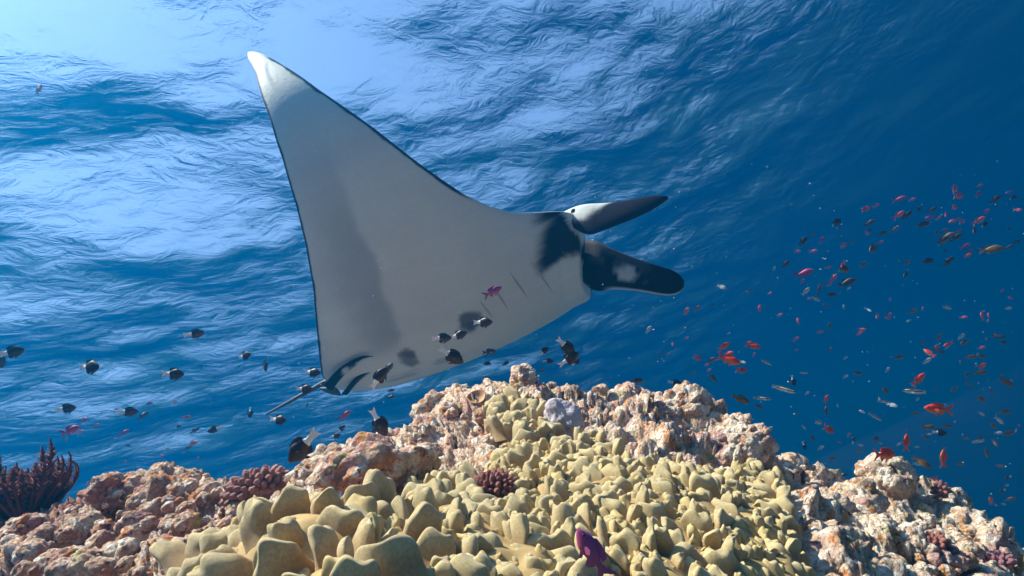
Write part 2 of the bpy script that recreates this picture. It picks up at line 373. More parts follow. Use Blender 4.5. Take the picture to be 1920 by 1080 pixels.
lump('coral_rock', 838, 768, 2.2, .11, .10, .04, M_MOUND, 89, 'shaded grey coral boulder behind the shoulder of the mound', res=5, sc2=26)
lump('coral_rock', 1055, 790, 1.48, .040, .03, .05, simple('mauve_coral', (.44, .38, .42), .9, .2, 40, .003, 160), 91, 'smooth mauve grey boulder coral beside the soft coral tower', 'boulder coral', amp=.35, res=5, sc2=34)
lump('coral_rock', 1605, 960, 1.38, .05, .05, .05, M_RIGHT, 93, 'rounded pink boulder in the middle of the pale pinnacle slope', res=5, sc2=20)
lump('coral_rock', 1380, 850, 1.55, .085, .07, .06, M_RIGHT, 95, 'broad bleached boulder on the mound shoulder next to the pinnacle slope', res=6, sc2=18)
lump('coral_rock', 1270, 775, 1.85, .09, .07, .05, M_MOUND, 97, 'blocky cream boulder on the crest between the two fish shoals', res=6, sc2=18)

# ------------------------------------------------------------------ soft (leather) corals
def leather_mat(name, face, rim, zc):
    m, t, p, N, L = new_mat(name)
    tc = N('ShaderNodeTexCoord'); sx = N('ShaderNodeSeparateXYZ'); L(tc.outputs['Object'], sx.inputs[0])
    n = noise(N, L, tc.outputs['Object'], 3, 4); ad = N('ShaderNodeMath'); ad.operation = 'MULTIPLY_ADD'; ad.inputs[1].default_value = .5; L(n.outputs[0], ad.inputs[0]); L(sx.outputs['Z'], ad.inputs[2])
    r = ramp(N, [(zc, face), (min(zc + .5, 1), rim)]); L(ad.outputs[0], r.inputs[0])  # paler towards the lobe top: partly pigment, partly light from above painted in
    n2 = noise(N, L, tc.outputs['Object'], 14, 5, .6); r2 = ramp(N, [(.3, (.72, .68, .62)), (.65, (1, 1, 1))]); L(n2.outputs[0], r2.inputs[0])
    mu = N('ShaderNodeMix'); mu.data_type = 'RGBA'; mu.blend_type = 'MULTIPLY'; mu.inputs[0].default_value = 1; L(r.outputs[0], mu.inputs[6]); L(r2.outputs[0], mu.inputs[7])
    vs_ = N('ShaderNodeTexVoronoi'); vs_.inputs['Scale'].default_value = 38; L(tc.outputs['Object'], vs_.inputs['Vector'])
    r3 = ramp(N, [(.15, (.74, .68, .58)), (.45, (1, 1, 1))]); L(vs_.outputs['Distance'], r3.inputs[0])           # retracted polyps
    m3 = N('ShaderNodeMix'); m3.data_type = 'RGBA'; m3.blend_type = 'MULTIPLY'; m3.inputs[0].default_value = .35; L(mu.outputs[2], m3.inputs[6]); L(r3.outputs[0], m3.inputs[7])
    L(m3.outputs[2], p.inputs['Base Color']); p.inputs['Roughness'].default_value = .75
    p.inputs['Sheen Weight'].default_value = .25; p.inputs['Sheen Roughness'].default_value = .5
    p.inputs['Subsurface Weight'].default_value = .0
    vo = N('ShaderNodeTexVoronoi'); vo.inputs['Scale'].default_value = 110; L(tc.outputs['Object'], vo.inputs['Vector'])
    b = N('ShaderNodeBump'); b.inputs['Distance'].default_value = .012; b.inputs['Strength'].default_value = .4; L(vo.outputs['Distance'], b.inputs['Height']); L(b.outputs[0], p.inputs['Normal'])
    return m
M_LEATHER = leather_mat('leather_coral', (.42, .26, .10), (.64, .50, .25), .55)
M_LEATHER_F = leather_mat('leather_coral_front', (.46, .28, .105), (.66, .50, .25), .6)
M_RIM = simple('leather_small', (.46, .34, .15), .8, .25, 60)
M_SHEET = simple('leather_sheet', (.38, .25, .10), .8, .25, 40)

def lobe_mesh(rng, m, wide, nth=20, nv=15, curl=.9):
    th = np.linspace(0, 2 * math.pi, nth, endpoint=False); v = np.linspace(0, 1, nv)
    T, V = np.meshgrid(th, v, indexing='ij')
    ph, k = rng.uniform(0, 6), rng.choice([1, 2, 2, 3]); ben, tw, cur = rng.uniform(-.25, .25), rng.uniform(-.4, .4), rng.uniform(-curl, curl)
    a = np.clip((V - .5) / .5, 0, 1) * math.pi / 2                     # the upper half is a dome
    flare = .8 * (1 - np.clip(V / .42, 0, 1)) ** 2.2
    body = (1.02 - .10 * np.clip(V / .5, 0, 1)) * np.cos(a) ** .42
    cx = np.cos(T); sy = np.sin(T)
    hw, ht = .36 * wide, .19 + .035 * wide
    x = cx * (hw * body + .16 * flare); y = sy * (ht * body * (1 + .18 * np.sin(T * 2 + ph)) + .16 * flare)
    ux = np.clip(x / hw, -1.3, 1.3)
    zt = np.where(V < .5, .62 * V / .5, .62 + .38 * np.sin(a))
    z = zt - .22 * ux ** 2 * sstep(.2, .8, V) * zt + sstep(.2, 1, V) * .055 * min(wide, 1.6) * np.sin((k + 1) * ux * 1.9 + ph)
    y = y + cur * .16 * wide * (ux ** 2 - .3) * sstep(0, .6, V) + ben * V ** 2 + .05 * np.sin(ux * 4 + ph) * V
    x = x + .12 * math.sin(ph) * V ** 2
    a = tw * V; x, y = x * np.cos(a) - y * np.sin(a), x * np.sin(a) + y * np.cos(a)
    P = np.stack([x, y, z - .05], -1).reshape(-1, 3)
    P += .03 * np.stack([vnoise(P * 2.6 + 3, int(ph * 100)), vnoise(P * 2.6 + 8, int(ph * 100)), vnoise(P * 2.6, int(ph * 100))], -1)
    return npmesh('lobe', P, grid_quads(nth, nv, wrap_u=True), m)
def make_lobes(n, m, seed, w0, w1, **kw):
    rng = random.Random(seed); return [lobe_mesh(rng, m, rng.uniform(w0, w1), **kw) for _ in range(n)]
LOBES = make_lobes(34, M_LEATHER, 3, .6, 2.1, nth=22, nv=14)
LOBES_F = make_lobes(14, M_LEATHER_F, 9, 1.1, 1.9, nth=36, nv=22, curl=.3)

def sheet(parent, H, poly, off, m=M_SHEET):
    W = [H.plan(px, py) for px, py in poly]; W = [(p.x, p.y) for p in W if p]
    A = np.array(W); x0, y0 = A.min(0) - .02; x1, y1 = A.max(0) + .02; st = .007
    xs, ys = np.arange(x0, x1, st), np.arange(y0, y1, st)
    X, Y = np.meshgrid(xs, ys, indexing='ij'); q = np.stack([X.ravel(), Y.ravel()], -1)
    sdist = poly_sd(q, A) + .012 * vnoise(np.c_[q * 28, 0 * q[:, 0]], 5)
    z = H(q); p3 = np.c_[q, z]
    e = .012; nx = -(H(q + [e, 0]) - z) / e; ny = -(H(q + [0, e]) - z) / e
    nr = np.stack([nx, ny, np.ones(len(z))], -1); nr /= np.linalg.norm(nr, axis=1)[:, None]
    h = off * (2 * sstep(-.012, .03, sdist) - 1) + .012 * vnoise(p3 * 26, 8) + .006 * vnoise(p3 * 55, 9)
    p3 = p3 + nr * h[:, None]
    qd = grid_quads(len(xs), len(ys)); qd = qd[(sdist[qd] > -.02).all(1)]
    used = np.unique(qd); mp = np.zeros(len(p3), int); mp[used] = np.arange(len(used))
    return link('base', npmesh('base', p3[used], mp[qd], m), parent), W

def colony(name, poly, n, size, seed, label, lobes, off=.03, H=MOUND, gap=.62, lean=.35, wide=1.0, extra=0):
    root = bpy.data.objects.new(name, None); col.objects.link(root)
    c0 = H.hit(sum(p[0] for p in poly) / len(poly), min(1090, sum(p[1] for p in poly) / len(poly)))
    root.location = c0; bpy.context.view_layer.update(); inv = Matrix.Translation(-c0)
    tag(root, label, 'soft coral', 'yellow leather corals')
    b, W = sheet(root, H, poly, off); b.matrix_parent_inverse = inv
    rng = random.Random(seed); pts = []; tries = 0; buf = np.zeros((n + extra + 1, 3))
    xs = [p[0] for p in W]; ys = [p[1] for p in W]
    while len(pts) < n + extra and tries < 40000:
        tries += 1; x, y = rng.uniform(min(xs), max(xs)), rng.uniform(min(ys), max(ys))
        if not inpoly(x, y, W): continue
        d = math.hypot(x, y); s = rng.uniform(*size) * (.68 if len(pts) >= n else 1)
        if pts and (((buf[:len(pts), 0] - x) ** 2 + (buf[:len(pts), 1] - y) ** 2) < (gap * (s + buf[:len(pts), 2]) * .5) ** 2).any(): continue
        buf[len(pts)] = (x, y, s); pts.append((x, y, s))
    bits = []
    for num, (x, y, s) in enumerate(pts):
        z = float(H(np.array([[x, y]]))[0]); nn = H.normal(x, y)
        up = (nn * .75 + Vector((0, 0, .75)) + Vector((x - c0.x, y - c0.y, 0)) * lean * 2 + Vector((rng.gauss(0, .2), rng.gauss(0, .2), 0))).normalized()
        yw = Vector((x, y, 0)).normalized(); yw = Matrix.Rotation(rng.gauss(0, .8), 3, 'Z') @ yw
        xa = yw.cross(up).normalized(); ya = up.cross(xa)
        M = Matrix((xa, ya, up)).transposed().to_4x4(); M.translation = Vector((x, y, z)) + nn * (off * .45)
        M = M @ Matrix.Diagonal((s * rng.uniform(.8, 1.25) * wide, s * rng.uniform(.85, 1.15), s * rng.uniform(.75, 1.3), 1)); me = rng.choice(lobes)
        if num >= n: bits.append((M, me)); continue
        o = link('lobe', me, root); o.matrix_parent_inverse = inv; o.matrix_basis = M
    if bits:                              # the small lobes filling the gaps, too many to pick apart
        V, Q, C_ = [], [], []; k = 0
        for M, me in bits:
            a = np.empty(len(me.vertices) * 3, np.float32); me.vertices.foreach_get('co', a); a = a.reshape(-1, 3)
            q = np.empty(len(me.polygons) * 4, np.int32); me.polygons.foreach_get('vertices', q)
            V.append(a @ np.array(M.to_3x3()).T + np.array(M.translation)); Q.append(q.reshape(-1, 4) + k); k += len(a)
        o = link('small_lobes', npmesh('small_lobes', np.concatenate(V), np.concatenate(Q), M_RIM), root); o.matrix_parent_inverse = inv; o['kind'] = 'stuff'
    return root
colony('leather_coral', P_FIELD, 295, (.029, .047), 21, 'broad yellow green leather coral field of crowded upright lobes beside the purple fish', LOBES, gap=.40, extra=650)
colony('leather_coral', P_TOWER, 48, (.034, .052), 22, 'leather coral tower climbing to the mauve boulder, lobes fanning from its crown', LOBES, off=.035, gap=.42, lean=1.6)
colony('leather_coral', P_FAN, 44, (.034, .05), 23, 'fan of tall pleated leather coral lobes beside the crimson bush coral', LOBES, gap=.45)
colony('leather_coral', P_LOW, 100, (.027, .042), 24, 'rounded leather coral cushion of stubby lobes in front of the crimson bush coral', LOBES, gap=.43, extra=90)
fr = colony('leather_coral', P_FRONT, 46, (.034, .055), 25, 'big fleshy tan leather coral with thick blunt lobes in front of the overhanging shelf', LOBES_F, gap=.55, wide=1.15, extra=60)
# the large lobes of the front colony: foot, width and height in photo pixels
rng = random.Random(77)
for px, py, d, wpx, hpx, lean_ in [(672, 1068, .74, 190, 145, 0), (748, 1030, .80, 80, 110, .1), (708, 1028, .84, 65, 85, -.1), (560, 1105, .66, 150, 115, -.1), (742, 1110, .66, 120, 105, .05), (655, 1120, .62, 140, 90, 0),
                          (470, 1100, .68, 100, 90, -.1), (790, 1085, .74, 60, 85, .15), (600, 1050, .8, 70, 85, 0), (545, 1050, .82, 60, 60, -.1), (430, 1090, .76, 70, 70, -.2), (370, 1100, .8, 60, 60, -.2), (620, 1085, .72, 60, 80, .1), (500, 1050, .84, 60, 50, 0)]:
    p = MOUND.hit(px, min(py, 1090)) or at(px, py, d); d = -(CAM_M.inverted() @ p).z; s = hpx * d / FPX * 1.1; wd = wpx * d / FPX; p = p + Vector((p.x, p.y, 0)).normalized() * .012 - Vector((0, 0, .008))
    o = link('lobe', LOBES_F[rng.randrange(len(LOBES_F))], fr); o.matrix_parent_inverse = Matrix.Translation(-fr.location)
    M = Matrix.Translation(p) @ Matrix.Rotation(math.atan2(-p.x, p.y) + rng.uniform(-.4, .4), 4, 'Z') @ Matrix.Rotation(R(-8) - lean_ * 0, 4, 'X') @ Matrix.Rotation(lean_, 4, 'Y')
    o.matrix_basis = M @ Matrix.Diagonal((wd * .85, s * .85, s, 1))

# ------------------------------------------------------------------ bush corals
def branch_mesh(m, seed):
    bm = bmesh.new(); bmesh.ops.create_icosphere(bm, subdivisions=3, radius=1)
    p = np.array([v.co[:] for v in bm.verts]); f1, a = worley(p * 2.4 + seed * 3, seed); f2, b = worley(p * 6 + seed, seed + 5)
    p = p * (.72 + .3 * np.sqrt(np.clip(1 - f1 ** 2, 0, 1)) + .10 * np.clip(1 - f2, 0, 1))[:, None] * [.62, .62, 1]
    for v, q in zip(bm.verts, p): v.co = q
    me = bpy.data.meshes.new('branch'); bm.to_mesh(me); bm.free(); me.materials.append(m); me.polygons.foreach_set('use_smooth', [True] * len(me.polygons)); return me
def bush(px, py, wpx, hpx, n, cc, size, seed, label, H, lift=.0):
    root = bpy.data.objects.new('bush_coral', None); col.objects.link(root); c0 = (H.hit(px, min(py, 1078)) or at(px, py, 1.55)) + Vector((0, 0, lift)); root.location = c0
    tag(root, label, 'bush coral', 'pink bush corals')
    m = simple('bush_coral', cc, .85, .3, 2.5, .012, 9); ms = [branch_mesh(m, seed + k) for k in range(5)]
    d = (CAM_M.inverted() @ c0).z * -1; rx, rz = wpx * d / FPX / 2, hpx * d / FPX / 2; rng = random.Random(seed)
    core = lump_core(m, seed); core_o = link('base', core, root); core_o.scale = (rx * .8, rx * .7, rz * .8)
    for k in range(n):
        t = 2 * math.pi * k * .618; zc = 1 - 1.25 * (k + .5) / n; rr = math.sqrt(max(0, 1 - zc * zc))
        dv = Vector((rr * math.cos(t), rr * math.sin(t), zc)); o = link('branch', rng.choice(ms), root)
        s = size * rng.uniform(.75, 1.25); o.location = (dv.x * rx * rng.uniform(.85, 1.05), dv.y * rx * .9, dv.z * rz)
        o.rotation_euler = dv.to_track_quat('Z', 'Y').to_euler(); o.scale = (s, s, s * 1.35)
    return root
def lump_core(m, seed):
    bm = bmesh.new(); bmesh.ops.create_icosphere(bm, subdivisions=3, radius=1); me = bpy.data.meshes.new('base'); bm.to_mesh(me); bm.free(); me.materials.append(m); return me
bush(935, 955, 92, 85, 130, (.64, .25, .20), .0075, 5, 'crimson bush coral wedged between three leather corals', MOUND, .02)
bush(490, 945, 120, 70, 110, (.64, .32, .28), .011, 15, 'salmon pink bush coral on the inner end of the rusty ridge', LEFT, .02)
bush(1752, 1025, 42, 34, 40, (.66, .26, .21), .008, 25, 'small rosy bush coral in the middle of the pale pinnacle slope', RIGHT)
bush(1872, 1062, 50, 36, 36, (.62, .27, .32), .009, 35, 'magenta bush coral low on the pale pinnacle slope', RIGHT)
bush(1772, 930, 22, 30, 22, (.52, .24, .22), .008, 45, 'tiny pink bush coral tuft on the crest of the pale pinnacle slope', RIGHT, .01)
bush(1545, 950, 26, 24, 24, (.45, .12, .07), .008, 55, 'dark red bush coral under the crest beside the leather coral field', RIGHT)

# cup coral standing on the shoulder of the mound
def cup():
    p = MOUND.hit(893, 760) or at(893, 758, 1.85)
    th = np.linspace(0, 2 * math.pi, 40, endpoint=False); prof = [(.10, 0), (.45, .08), (.85, .38), (1.0, .62), (.97, .68), (.9, .64), (.72, .40), (.35, .22), (.02, .2)]
    V = []
    for t in th:
        for r, z in prof: V.append((r * math.cos(t) * (1 + .06 * math.sin(3 * t)), r * math.sin(t), z + .05 * math.sin(2 * t) * r))
    o = link('cup_coral', npmesh('cup_coral', np.array(V) * .027, grid_quads(40, len(prof), wrap_u=True), simple('cup_coral', (.42, .22, .10), .7, .3, 40, .001, 200)))
    o.location = at(895, 752, 1.72); o.rotation_euler = (R(62), R(8), R(10))
    tag(o, 'small orange brown cup coral tilted on the shoulder of the mound', 'cup coral')
cup()

# feather star
def feather_star():
    m = simple('feather_star', (.10, .02, .010), .95, .5, 30, .001, 120)
    base = LEFT.hit(45, 1000) or at(45, 995, 1.3)
    base = at(48, 1000, 1.3)
    root = bpy.data.objects.new('feather_star', None); col.objects.link(root); root.location = base
    tag(root, 'dark maroon feather star with bunched upright arms on the rusty ridge', 'feather star')
    bm = bmesh.new(); bmesh.ops.create_icosphere(bm, subdivisions=3, radius=.028)
    for v in bm.verts: v.co = Vector((v.co.x, v.co.y, v.co.z * 1.1 + .02)) * (1 + .12 * math.sin(v.co.x * 300) * math.sin(v.co.y * 260))
    me = bpy.data.meshes.new('disc'); bm.to_mesh(me); bm.free(); me.materials.append(m); link('disc', me, root)
    rng = random.Random(3)
    for k in range(64):
        a = 2 * math.pi * k * .618 + rng.uniform(-.1, .1); out = .012 + .075 * math.sqrt((k + .5) / 64); h = rng.uniform(.085, .135) * (1.25 if rng.random() < .2 else 1); V = []; F = []
        cen = []
        for i in range(15):
            t = i / 14; r = .012 + out * math.sin(t * 1.9) / math.sin(1.57); cen.append(Vector((r * math.cos(a), r * math.sin(a), .015 + h * t ** .9)))
        tang = Vector((-math.sin(a), math.cos(a), 0))
        for i, p in enumerate(cen):                                    # stem
            rad = .0042 * (1 - .6 * i / 14)
            for j in range(5): V.append(p + tang * rad * math.cos(j * 1.257) + Vector((math.cos(a), math.sin(a), 0)) * rad * math.sin(j * 1.257))
        for i in range(14):
            for j in range(5): F.append((i * 5 + j, i * 5 + (j + 1) % 5, (i + 1) * 5 + (j + 1) % 5, (i + 1) * 5 + j))
        for i in range(1, 42):                                          # pinnules
            t = i / 42; x = t * 14; i0 = min(int(x), 13); p = cen[i0].lerp(cen[i0 + 1], x - i0); L_ = .027 * math.sin(math.pi * min(1, .25 + t * .8)) * rng.uniform(.7, 1.2) + .003
            for s in (-1, 1):
                dv = (tang * s * .8 + Vector((0, 0, .75)) + Vector((rng.gauss(0, .35), rng.gauss(0, .35), 0))).normalized(); sd_ = dv.cross(Vector((math.cos(a), math.sin(a), .2))).normalized() * .0032
                q = p + dv * L_; b0 = len(V); nn = dv.cross(sd_).normalized() * .0008; V += [p - sd_, p + sd_, p + nn, q]; F += [(b0, b0 + 1, b0 + 3), (b0 + 1, b0 + 2, b0 + 3), (b0 + 2, b0, b0 + 3)]
        link('arm', mesh('arm', V, F, m), root)
feather_star()

# ------------------------------------------------------------------ the manta
def manta():
    ex, ey, ez = np.array([.90618, .42289, 0]), np.array([-.21780, .46672, -.85717]), np.array([-.36248, .77675, .51504])   # right, up, away
    O = at(850, 615, 3.3); E = [camdir(v).normalized() for v in (ex, ey, ez)]
    root = bpy.data.objects.new('manta_ray', None); col.objects.link(root)
    Mw = Matrix((E[0], E[1], E[2])).transposed().to_4x4(); Mw.translation = O; root.matrix_world = Mw
    Mi = Mw.inverted()
    tag(root, 'huge white bellied manta ray gliding over the coral mound with raised wings', 'manta ray')
    def loc(px, py, d): return np.array((Mi @ at(px, py, d))[:])
    ss = np.linspace(0, 2.2, 441)
    def curve(k):
        a = np.radians(np.interp(ss, [q[0] for q in k], [q[1] for q in k])); st = ss[1]
        a = np.convolve(np.pad(a, 20, 'edge'), np.ones(41) / 41, 'valid')
        return a, np.concatenate([[0], np.cumsum(np.cos(a[:-1]) * st)]), np.concatenate([[0], np.cumsum(np.sin(a[:-1]) * st)])
    NEAR = curve([(0, 0), (.5, 18), (1, 38), (1.3, 60), (1.55, 86), (1.8, 104), (2.2, 106)]); FAR = curve([(0, 4), (.5, 18), (1, 34), (1.7, 50), (2.2, 70)])
    LE = [(0, .79), (.12, .80), (.24, .825), (.36, .83), (.43, .80), (.48, .73), (.52, .64), (.58, .53), (.66, .445), (.77, .36), (.97, .246), (1.196, .131), (1.445, -.011), (1.70, -.132), (1.94, -.231), (2.01, -.268), (2.03, -.295)]
    TE = [(0, -.73), (.12, -.72), (.27, -.65), (.47, -.55), (.67, -.45), (.87, -.37), (1.04, -.318), (1.234, -.278), (1.431, -.256), (1.725, -.262), (1.98, -.304), (2.03, -.305)]
    def sm(tab, s):
        t = np.linspace(0, 2.03, 400); y = np.interp(t, [q[0] for q in tab], [q[1] for q in tab])
        k = 9; y2 = np.convolve(np.pad(y, k // 2, 'edge'), np.ones(k) / k, 'valid'); y2[0], y2[-1] = y[0], y[-1]; return np.interp(s, t, y2)
    ns, nu = 281, 120
    q = np.linspace(-1, 1, ns); S = 2.03 * np.sign(q) * np.abs(q) ** .95
    U = .5 - .5 * np.cos(np.linspace(0, math.pi, nu)); A = np.abs(S)
    xl, xt = sm(LE, A), sm(TE, A)
    X = xl[:, None] + (xt - xl)[:, None] * U[None]; SS = np.repeat(S[:, None], nu, 1); AA = np.abs(SS)
    UU = np.repeat(U[None], ns, 0)
    prof = np.clip(UU * (1 - UU) * 4, 0, 1) ** .62 * (1.12 - .35 * UU)
    head = sstep(.56, .38, AA)
    prof = np.maximum(prof, head * .62 * sstep(0, .05, UU) * sstep(.75, .1, UU))
    hv = (.12 * np.exp(-(AA / .45) ** 2) + .045 * (1 - AA / 2.06) + .004) * prof
    hd = (.15 * np.exp(-(AA / .40) ** 2) + .045 * (1 - AA / 2.06) + .004) * prof
    def place(h):                       # h > 0 dorsal
        out = np.zeros((ns, nu, 3))
        for sgn, (a, Y, Z) in ((1, NEAR), (-1, FAR)):
            m = (SS >= 0) if sgn > 0 else (SS < 0)
            an, yy, zz = np.interp(AA, ss, a), np.interp(AA, ss, Y), np.interp(AA, ss, Z)
            an = an * np.clip(AA / .12, 0, 1)
            P = np.stack([X, sgn * (yy - h * np.sin(an)), zz + h * np.cos(an)], -1); out[m] = P[m]
        return out
    V, D = place(-hv), place(hd)
    # pigment of the belly side
    xy = np.stack([X.ravel(), SS.ravel(), 0 * X.ravel()], -1); wob = fbm(xy * 6, 3, 4).reshape(ns, nu); fine = fbm(xy * 22, 9, 3).reshape(ns, nu)
    streak = fbm(xy * [3, 30, 1], 4, 3).reshape(ns, nu)
    white = np.array([.60, .64, .63]); dark = np.array([.012, .010, .016]); grey = np.array([.25, .27, .31])
    C = np.ones((ns, nu, 1)) * white * (1 + .035 * wob + .02 * streak)[..., None]
    def blend(mask, cc):
        nonlocal C; C = C * (1 - mask[..., None]) + np.array(cc) * mask[..., None]
    # soft grey band along the trailing part of the wing
    bx = np.interp(AA, [0, .2, .27, .42, .69, .905, 1.13, 1.5], [-.30, -.27, -.207, -.172, -.136, -.111, -.06, -.02])
    dd = bx - X + .02 * wob
    blend(.62 * sstep(-.02, .03, dd) * sstep(.34, .05, dd) * sstep(.14, .28, AA) * sstep(1.35, .7, AA), grey)
    def spot(x, s, rx, rs, a, cc=grey, far=False):
        r = np.hypot((X - x) / rx, (SS - s) / rs) + .25 * fine; blend(a * sstep(1.15, .75, r), cc)
    spot(.118, .195, .055, .06, .85, dark * 5); spot(.09, .16, .04, .04, .6, dark * 5)
    spot(-.253, .104, .045, .07, .75, dark * 6); spot(-.235, .15, .03, .05, .6, dark * 6)
    spot(-.119, -.01, .05, .045, .5, grey); spot(-.06, -.05, .05, .03, .45, grey); spot(-.36, -.05, .10, .03, .5, grey); spot(-.32, .0, .10, .02, .35, grey)
    # throat patch on the near side
    near = SS > 0
    pm = sstep(.505, .545, X + .018 * fine) * sstep(.22, .27, SS + .02 * fine)
    pm = pm * sstep(.53, .66, X + .55 * (.42 - SS) + .03 * streak + .02 * wob)
    blend(np.where(near, pm, 0) * sstep(.80, .775, X), dark)
    pw = np.where(near, sstep(.765, .785, X + .25 * (SS - .38) + .02 * fine) * sstep(.26, .30, SS), 0); blend(pw, white)
    blend(sstep(.755, .785, X + .015 * fine + .02 * wob) * sstep(.26, .20, SS), dark)                  # mouth
    # dark margins
    em_t = sstep(.013, .005, (X - xt[:, None]) * (1 + .25 * fine)); blend(em_t * sstep(1.98, 1.85, AA), dark)
    em_l = sstep(.016, .007, (xl[:, None] - X) * .8 * (1 + .3 * fine)); blend(em_l * sstep(.70, .80, AA) * sstep(1.90, 1.80, AA), dark)
    CD = np.ones((ns, nu, 1)) * dark * (1 + .3 * wob)[..., None]
    rimw = sstep(.95, .75, AA) * sstep(.40, .46, AA) * sstep(.16, .08, UU); CD = CD * (1 - rimw[..., None]) + white * rimw[..., None]      # white shoulder rim rolls onto the back
    shd = sstep(.44, .40, AA) * sstep(.26, .2, UU) * sstep(.2, .24, AA); CD = CD * (1 - .85 * shd[..., None] * sstep(.74, .70, X)[..., None]) + white * (.85 * shd * sstep(.74, .70, X))[..., None]
    m, t, p, N, L = new_mat('manta_skin'); at_ = N('ShaderNodeAttribute'); at_.attribute_name = 'pigment'
    tc = N('ShaderNodeTexCoord'); n = noise(N, L, tc.outputs['Object'], 60, 5, .6); r = ramp(N, [(.3, (.93, .93, .93)), (.7, (1, 1, 1))]); L(n.outputs[0], r.inputs[0])
    mu = N('ShaderNodeMix'); mu.data_type = 'RGBA'; mu.blend_type = 'MULTIPLY'; mu.inputs[0].default_value = 1; L(at_.outputs['Color'], mu.inputs[6]); L(r.outputs[0], mu.inputs[7]); L(mu.outputs[2], p.inputs['Base Color'])
    p.inputs['Roughness'].default_value = .55; p.inputs['Specular IOR Level'].default_value = .06
    b = N('ShaderNodeBump'); b.inputs['Distance'].default_value = .0015; L(n.outputs[0], b.inputs['Height']); L(b.outputs[0], p.inputs['Normal'])
    # closed body: belly grid then back grid
    P = np.concatenate([V.reshape(-1, 3), D.reshape(-1, 3)]); Q1 = grid_quads(ns, nu); Q2 = Q1[:, ::-1] + ns * nu
    i = np.arange(ns * nu).reshape(ns, nu); k = ns * nu
    rim = np.concatenate([np.stack([i[:-1, 0], i[:-1, 0] + k, i[1:, 0] + k, i[1:, 0]], -1), np.stack([i[1:, -1], i[1:, -1] + k, i[:-1, -1] + k, i[:-1, -1]], -1)])
    me = npmesh('body', P, np.concatenate([Q1, Q2, rim]), m)
    ca = me.color_attributes.new('pigment', 'FLOAT_COLOR', 'POINT'); cc = np.concatenate([C.reshape(-1, 3), CD.reshape(-1, 3)]); cc = np.c_[np.clip(cc, 0, 1), np.ones(len(cc))]
    ca.data.foreach_set('color', cc.astype(np.float32).ravel())
    body = link('body', me, root)
    # strip with elliptic section between two edges given as (px, py, distance)
    def paddle(name, e0, e1, thick, colf, n=40, mth=20):
        def res(e):
            a = np.array([loc(*q_) for q_ in e]); tt = np.linspace(0, 1, len(a)); t2 = np.linspace(0, 1, n); y = np.stack([np.interp(t2, tt, a[:, j]) for j in range(3)], -1)
            kk = 7; y2 = np.stack([np.convolve(np.pad(y[:, j], kk // 2, 'edge'), np.ones(kk) / kk, 'valid') for j in range(3)], -1); y2[0], y2[-1] = y[0], y[-1]; return y2
        a, b_ = res(e0), res(e1); mid = (a + b_) / 2; hw = (a - b_) / 2; tan = np.gradient(mid, axis=0); nn = np.cross(tan, hw); nn /= np.linalg.norm(nn, axis=1)[:, None] + 1e-9
        th = np.linspace(0, 2 * math.pi, mth, endpoint=False); tt = np.linspace(0, 1, n); W = np.linalg.norm(hw, axis=1)
        tk = np.minimum(thick * np.sqrt(np.clip(1 - tt ** 3, 0, 1)) + .002, W * .6)
        G = mid[:, None] + np.cos(th)[None, :, None] * hw[:, None] + np.sin(th)[None, :, None] * nn[:, None] * tk[:, None, None]
        me = npmesh(name, G.reshape(-1, 3), grid_quads(n, mth, wrap_v=True), m)
        me.color_attributes.new('pigment', 'FLOAT_COLOR', 'POINT'); TT, HH = np.meshgrid(tt, np.cos(th), indexing='ij'); NN = np.repeat(np.sin(th)[None], n, 0)
        wn = fbm(G.reshape(-1, 3) * 25, 4, 3).reshape(n, mth); k_ = np.clip(colf(TT, HH, NN, wn), 0, 1)[..., None]; c4 = dark * (1 - k_) + white * k_
        me.color_attributes['pigment'].data.foreach_set('color', np.c_[c4.reshape(-1, 3), np.ones(n * mth)].astype(np.float32).ravel())
        o = link(name, me, root); return o
    o = paddle('cephalic_fin', [(1045, 404, 3.06), (1068, 392, 3.02), (1095, 381, 2.97), (1135, 382, 2.95), (1180, 376, 2.92), (1215, 368, 2.9), (1240, 366, 2.88), (1252, 368, 2.87)],
           [(1046, 412, 3.06), (1072, 425, 2.99), (1100, 443, 2.91), (1122, 436, 2.88), (1160, 420, 2.86), (1205, 403, 2.85), (1238, 385, 2.86), (1253, 374, 2.87)], .022,
           lambda T, H, N_, wn: sstep(.38, .30, T - .12 * H + .03 * wn) * sstep(-.5, .1, H - 2.0 * T + .35 + .2 * wn) + .8 * sstep(.93, .97, -H) * sstep(.9, 1, T) )
    o['label'] = 'rolled dark cephalic fin with white root'
    o = paddle('cephalic_fin', [(1070, 485, 3.34), (1090, 458, 3.25), (1106, 444, 3.17), (1130, 458, 3.12), (1170, 476, 3.10), (1215, 492, 3.08), (1250, 502, 3.06), (1274, 512, 3.05), (1283, 526, 3.05)],
           [(1072, 500, 3.34), (1094, 530, 3.26), (1116, 550, 3.19), (1140, 541, 3.16), (1180, 544, 3.13), (1215, 548, 3.11), (1245, 555, 3.09), (1270, 553, 3.08), (1282, 540, 3.07)], .02,
           lambda T, H, N_, wn: sstep(.86, .94, -H) * sstep(.32, .42, T) + sstep(.085, .06, np.hypot((T - .50), (H - .0) * .22) + .03 * wn) + .10 * sstep(.25, .12, np.abs(T - .45)) * sstep(.2, .6, wn + H))
    o['label'] = 'broad black cephalic fin with white spot and lower edge'
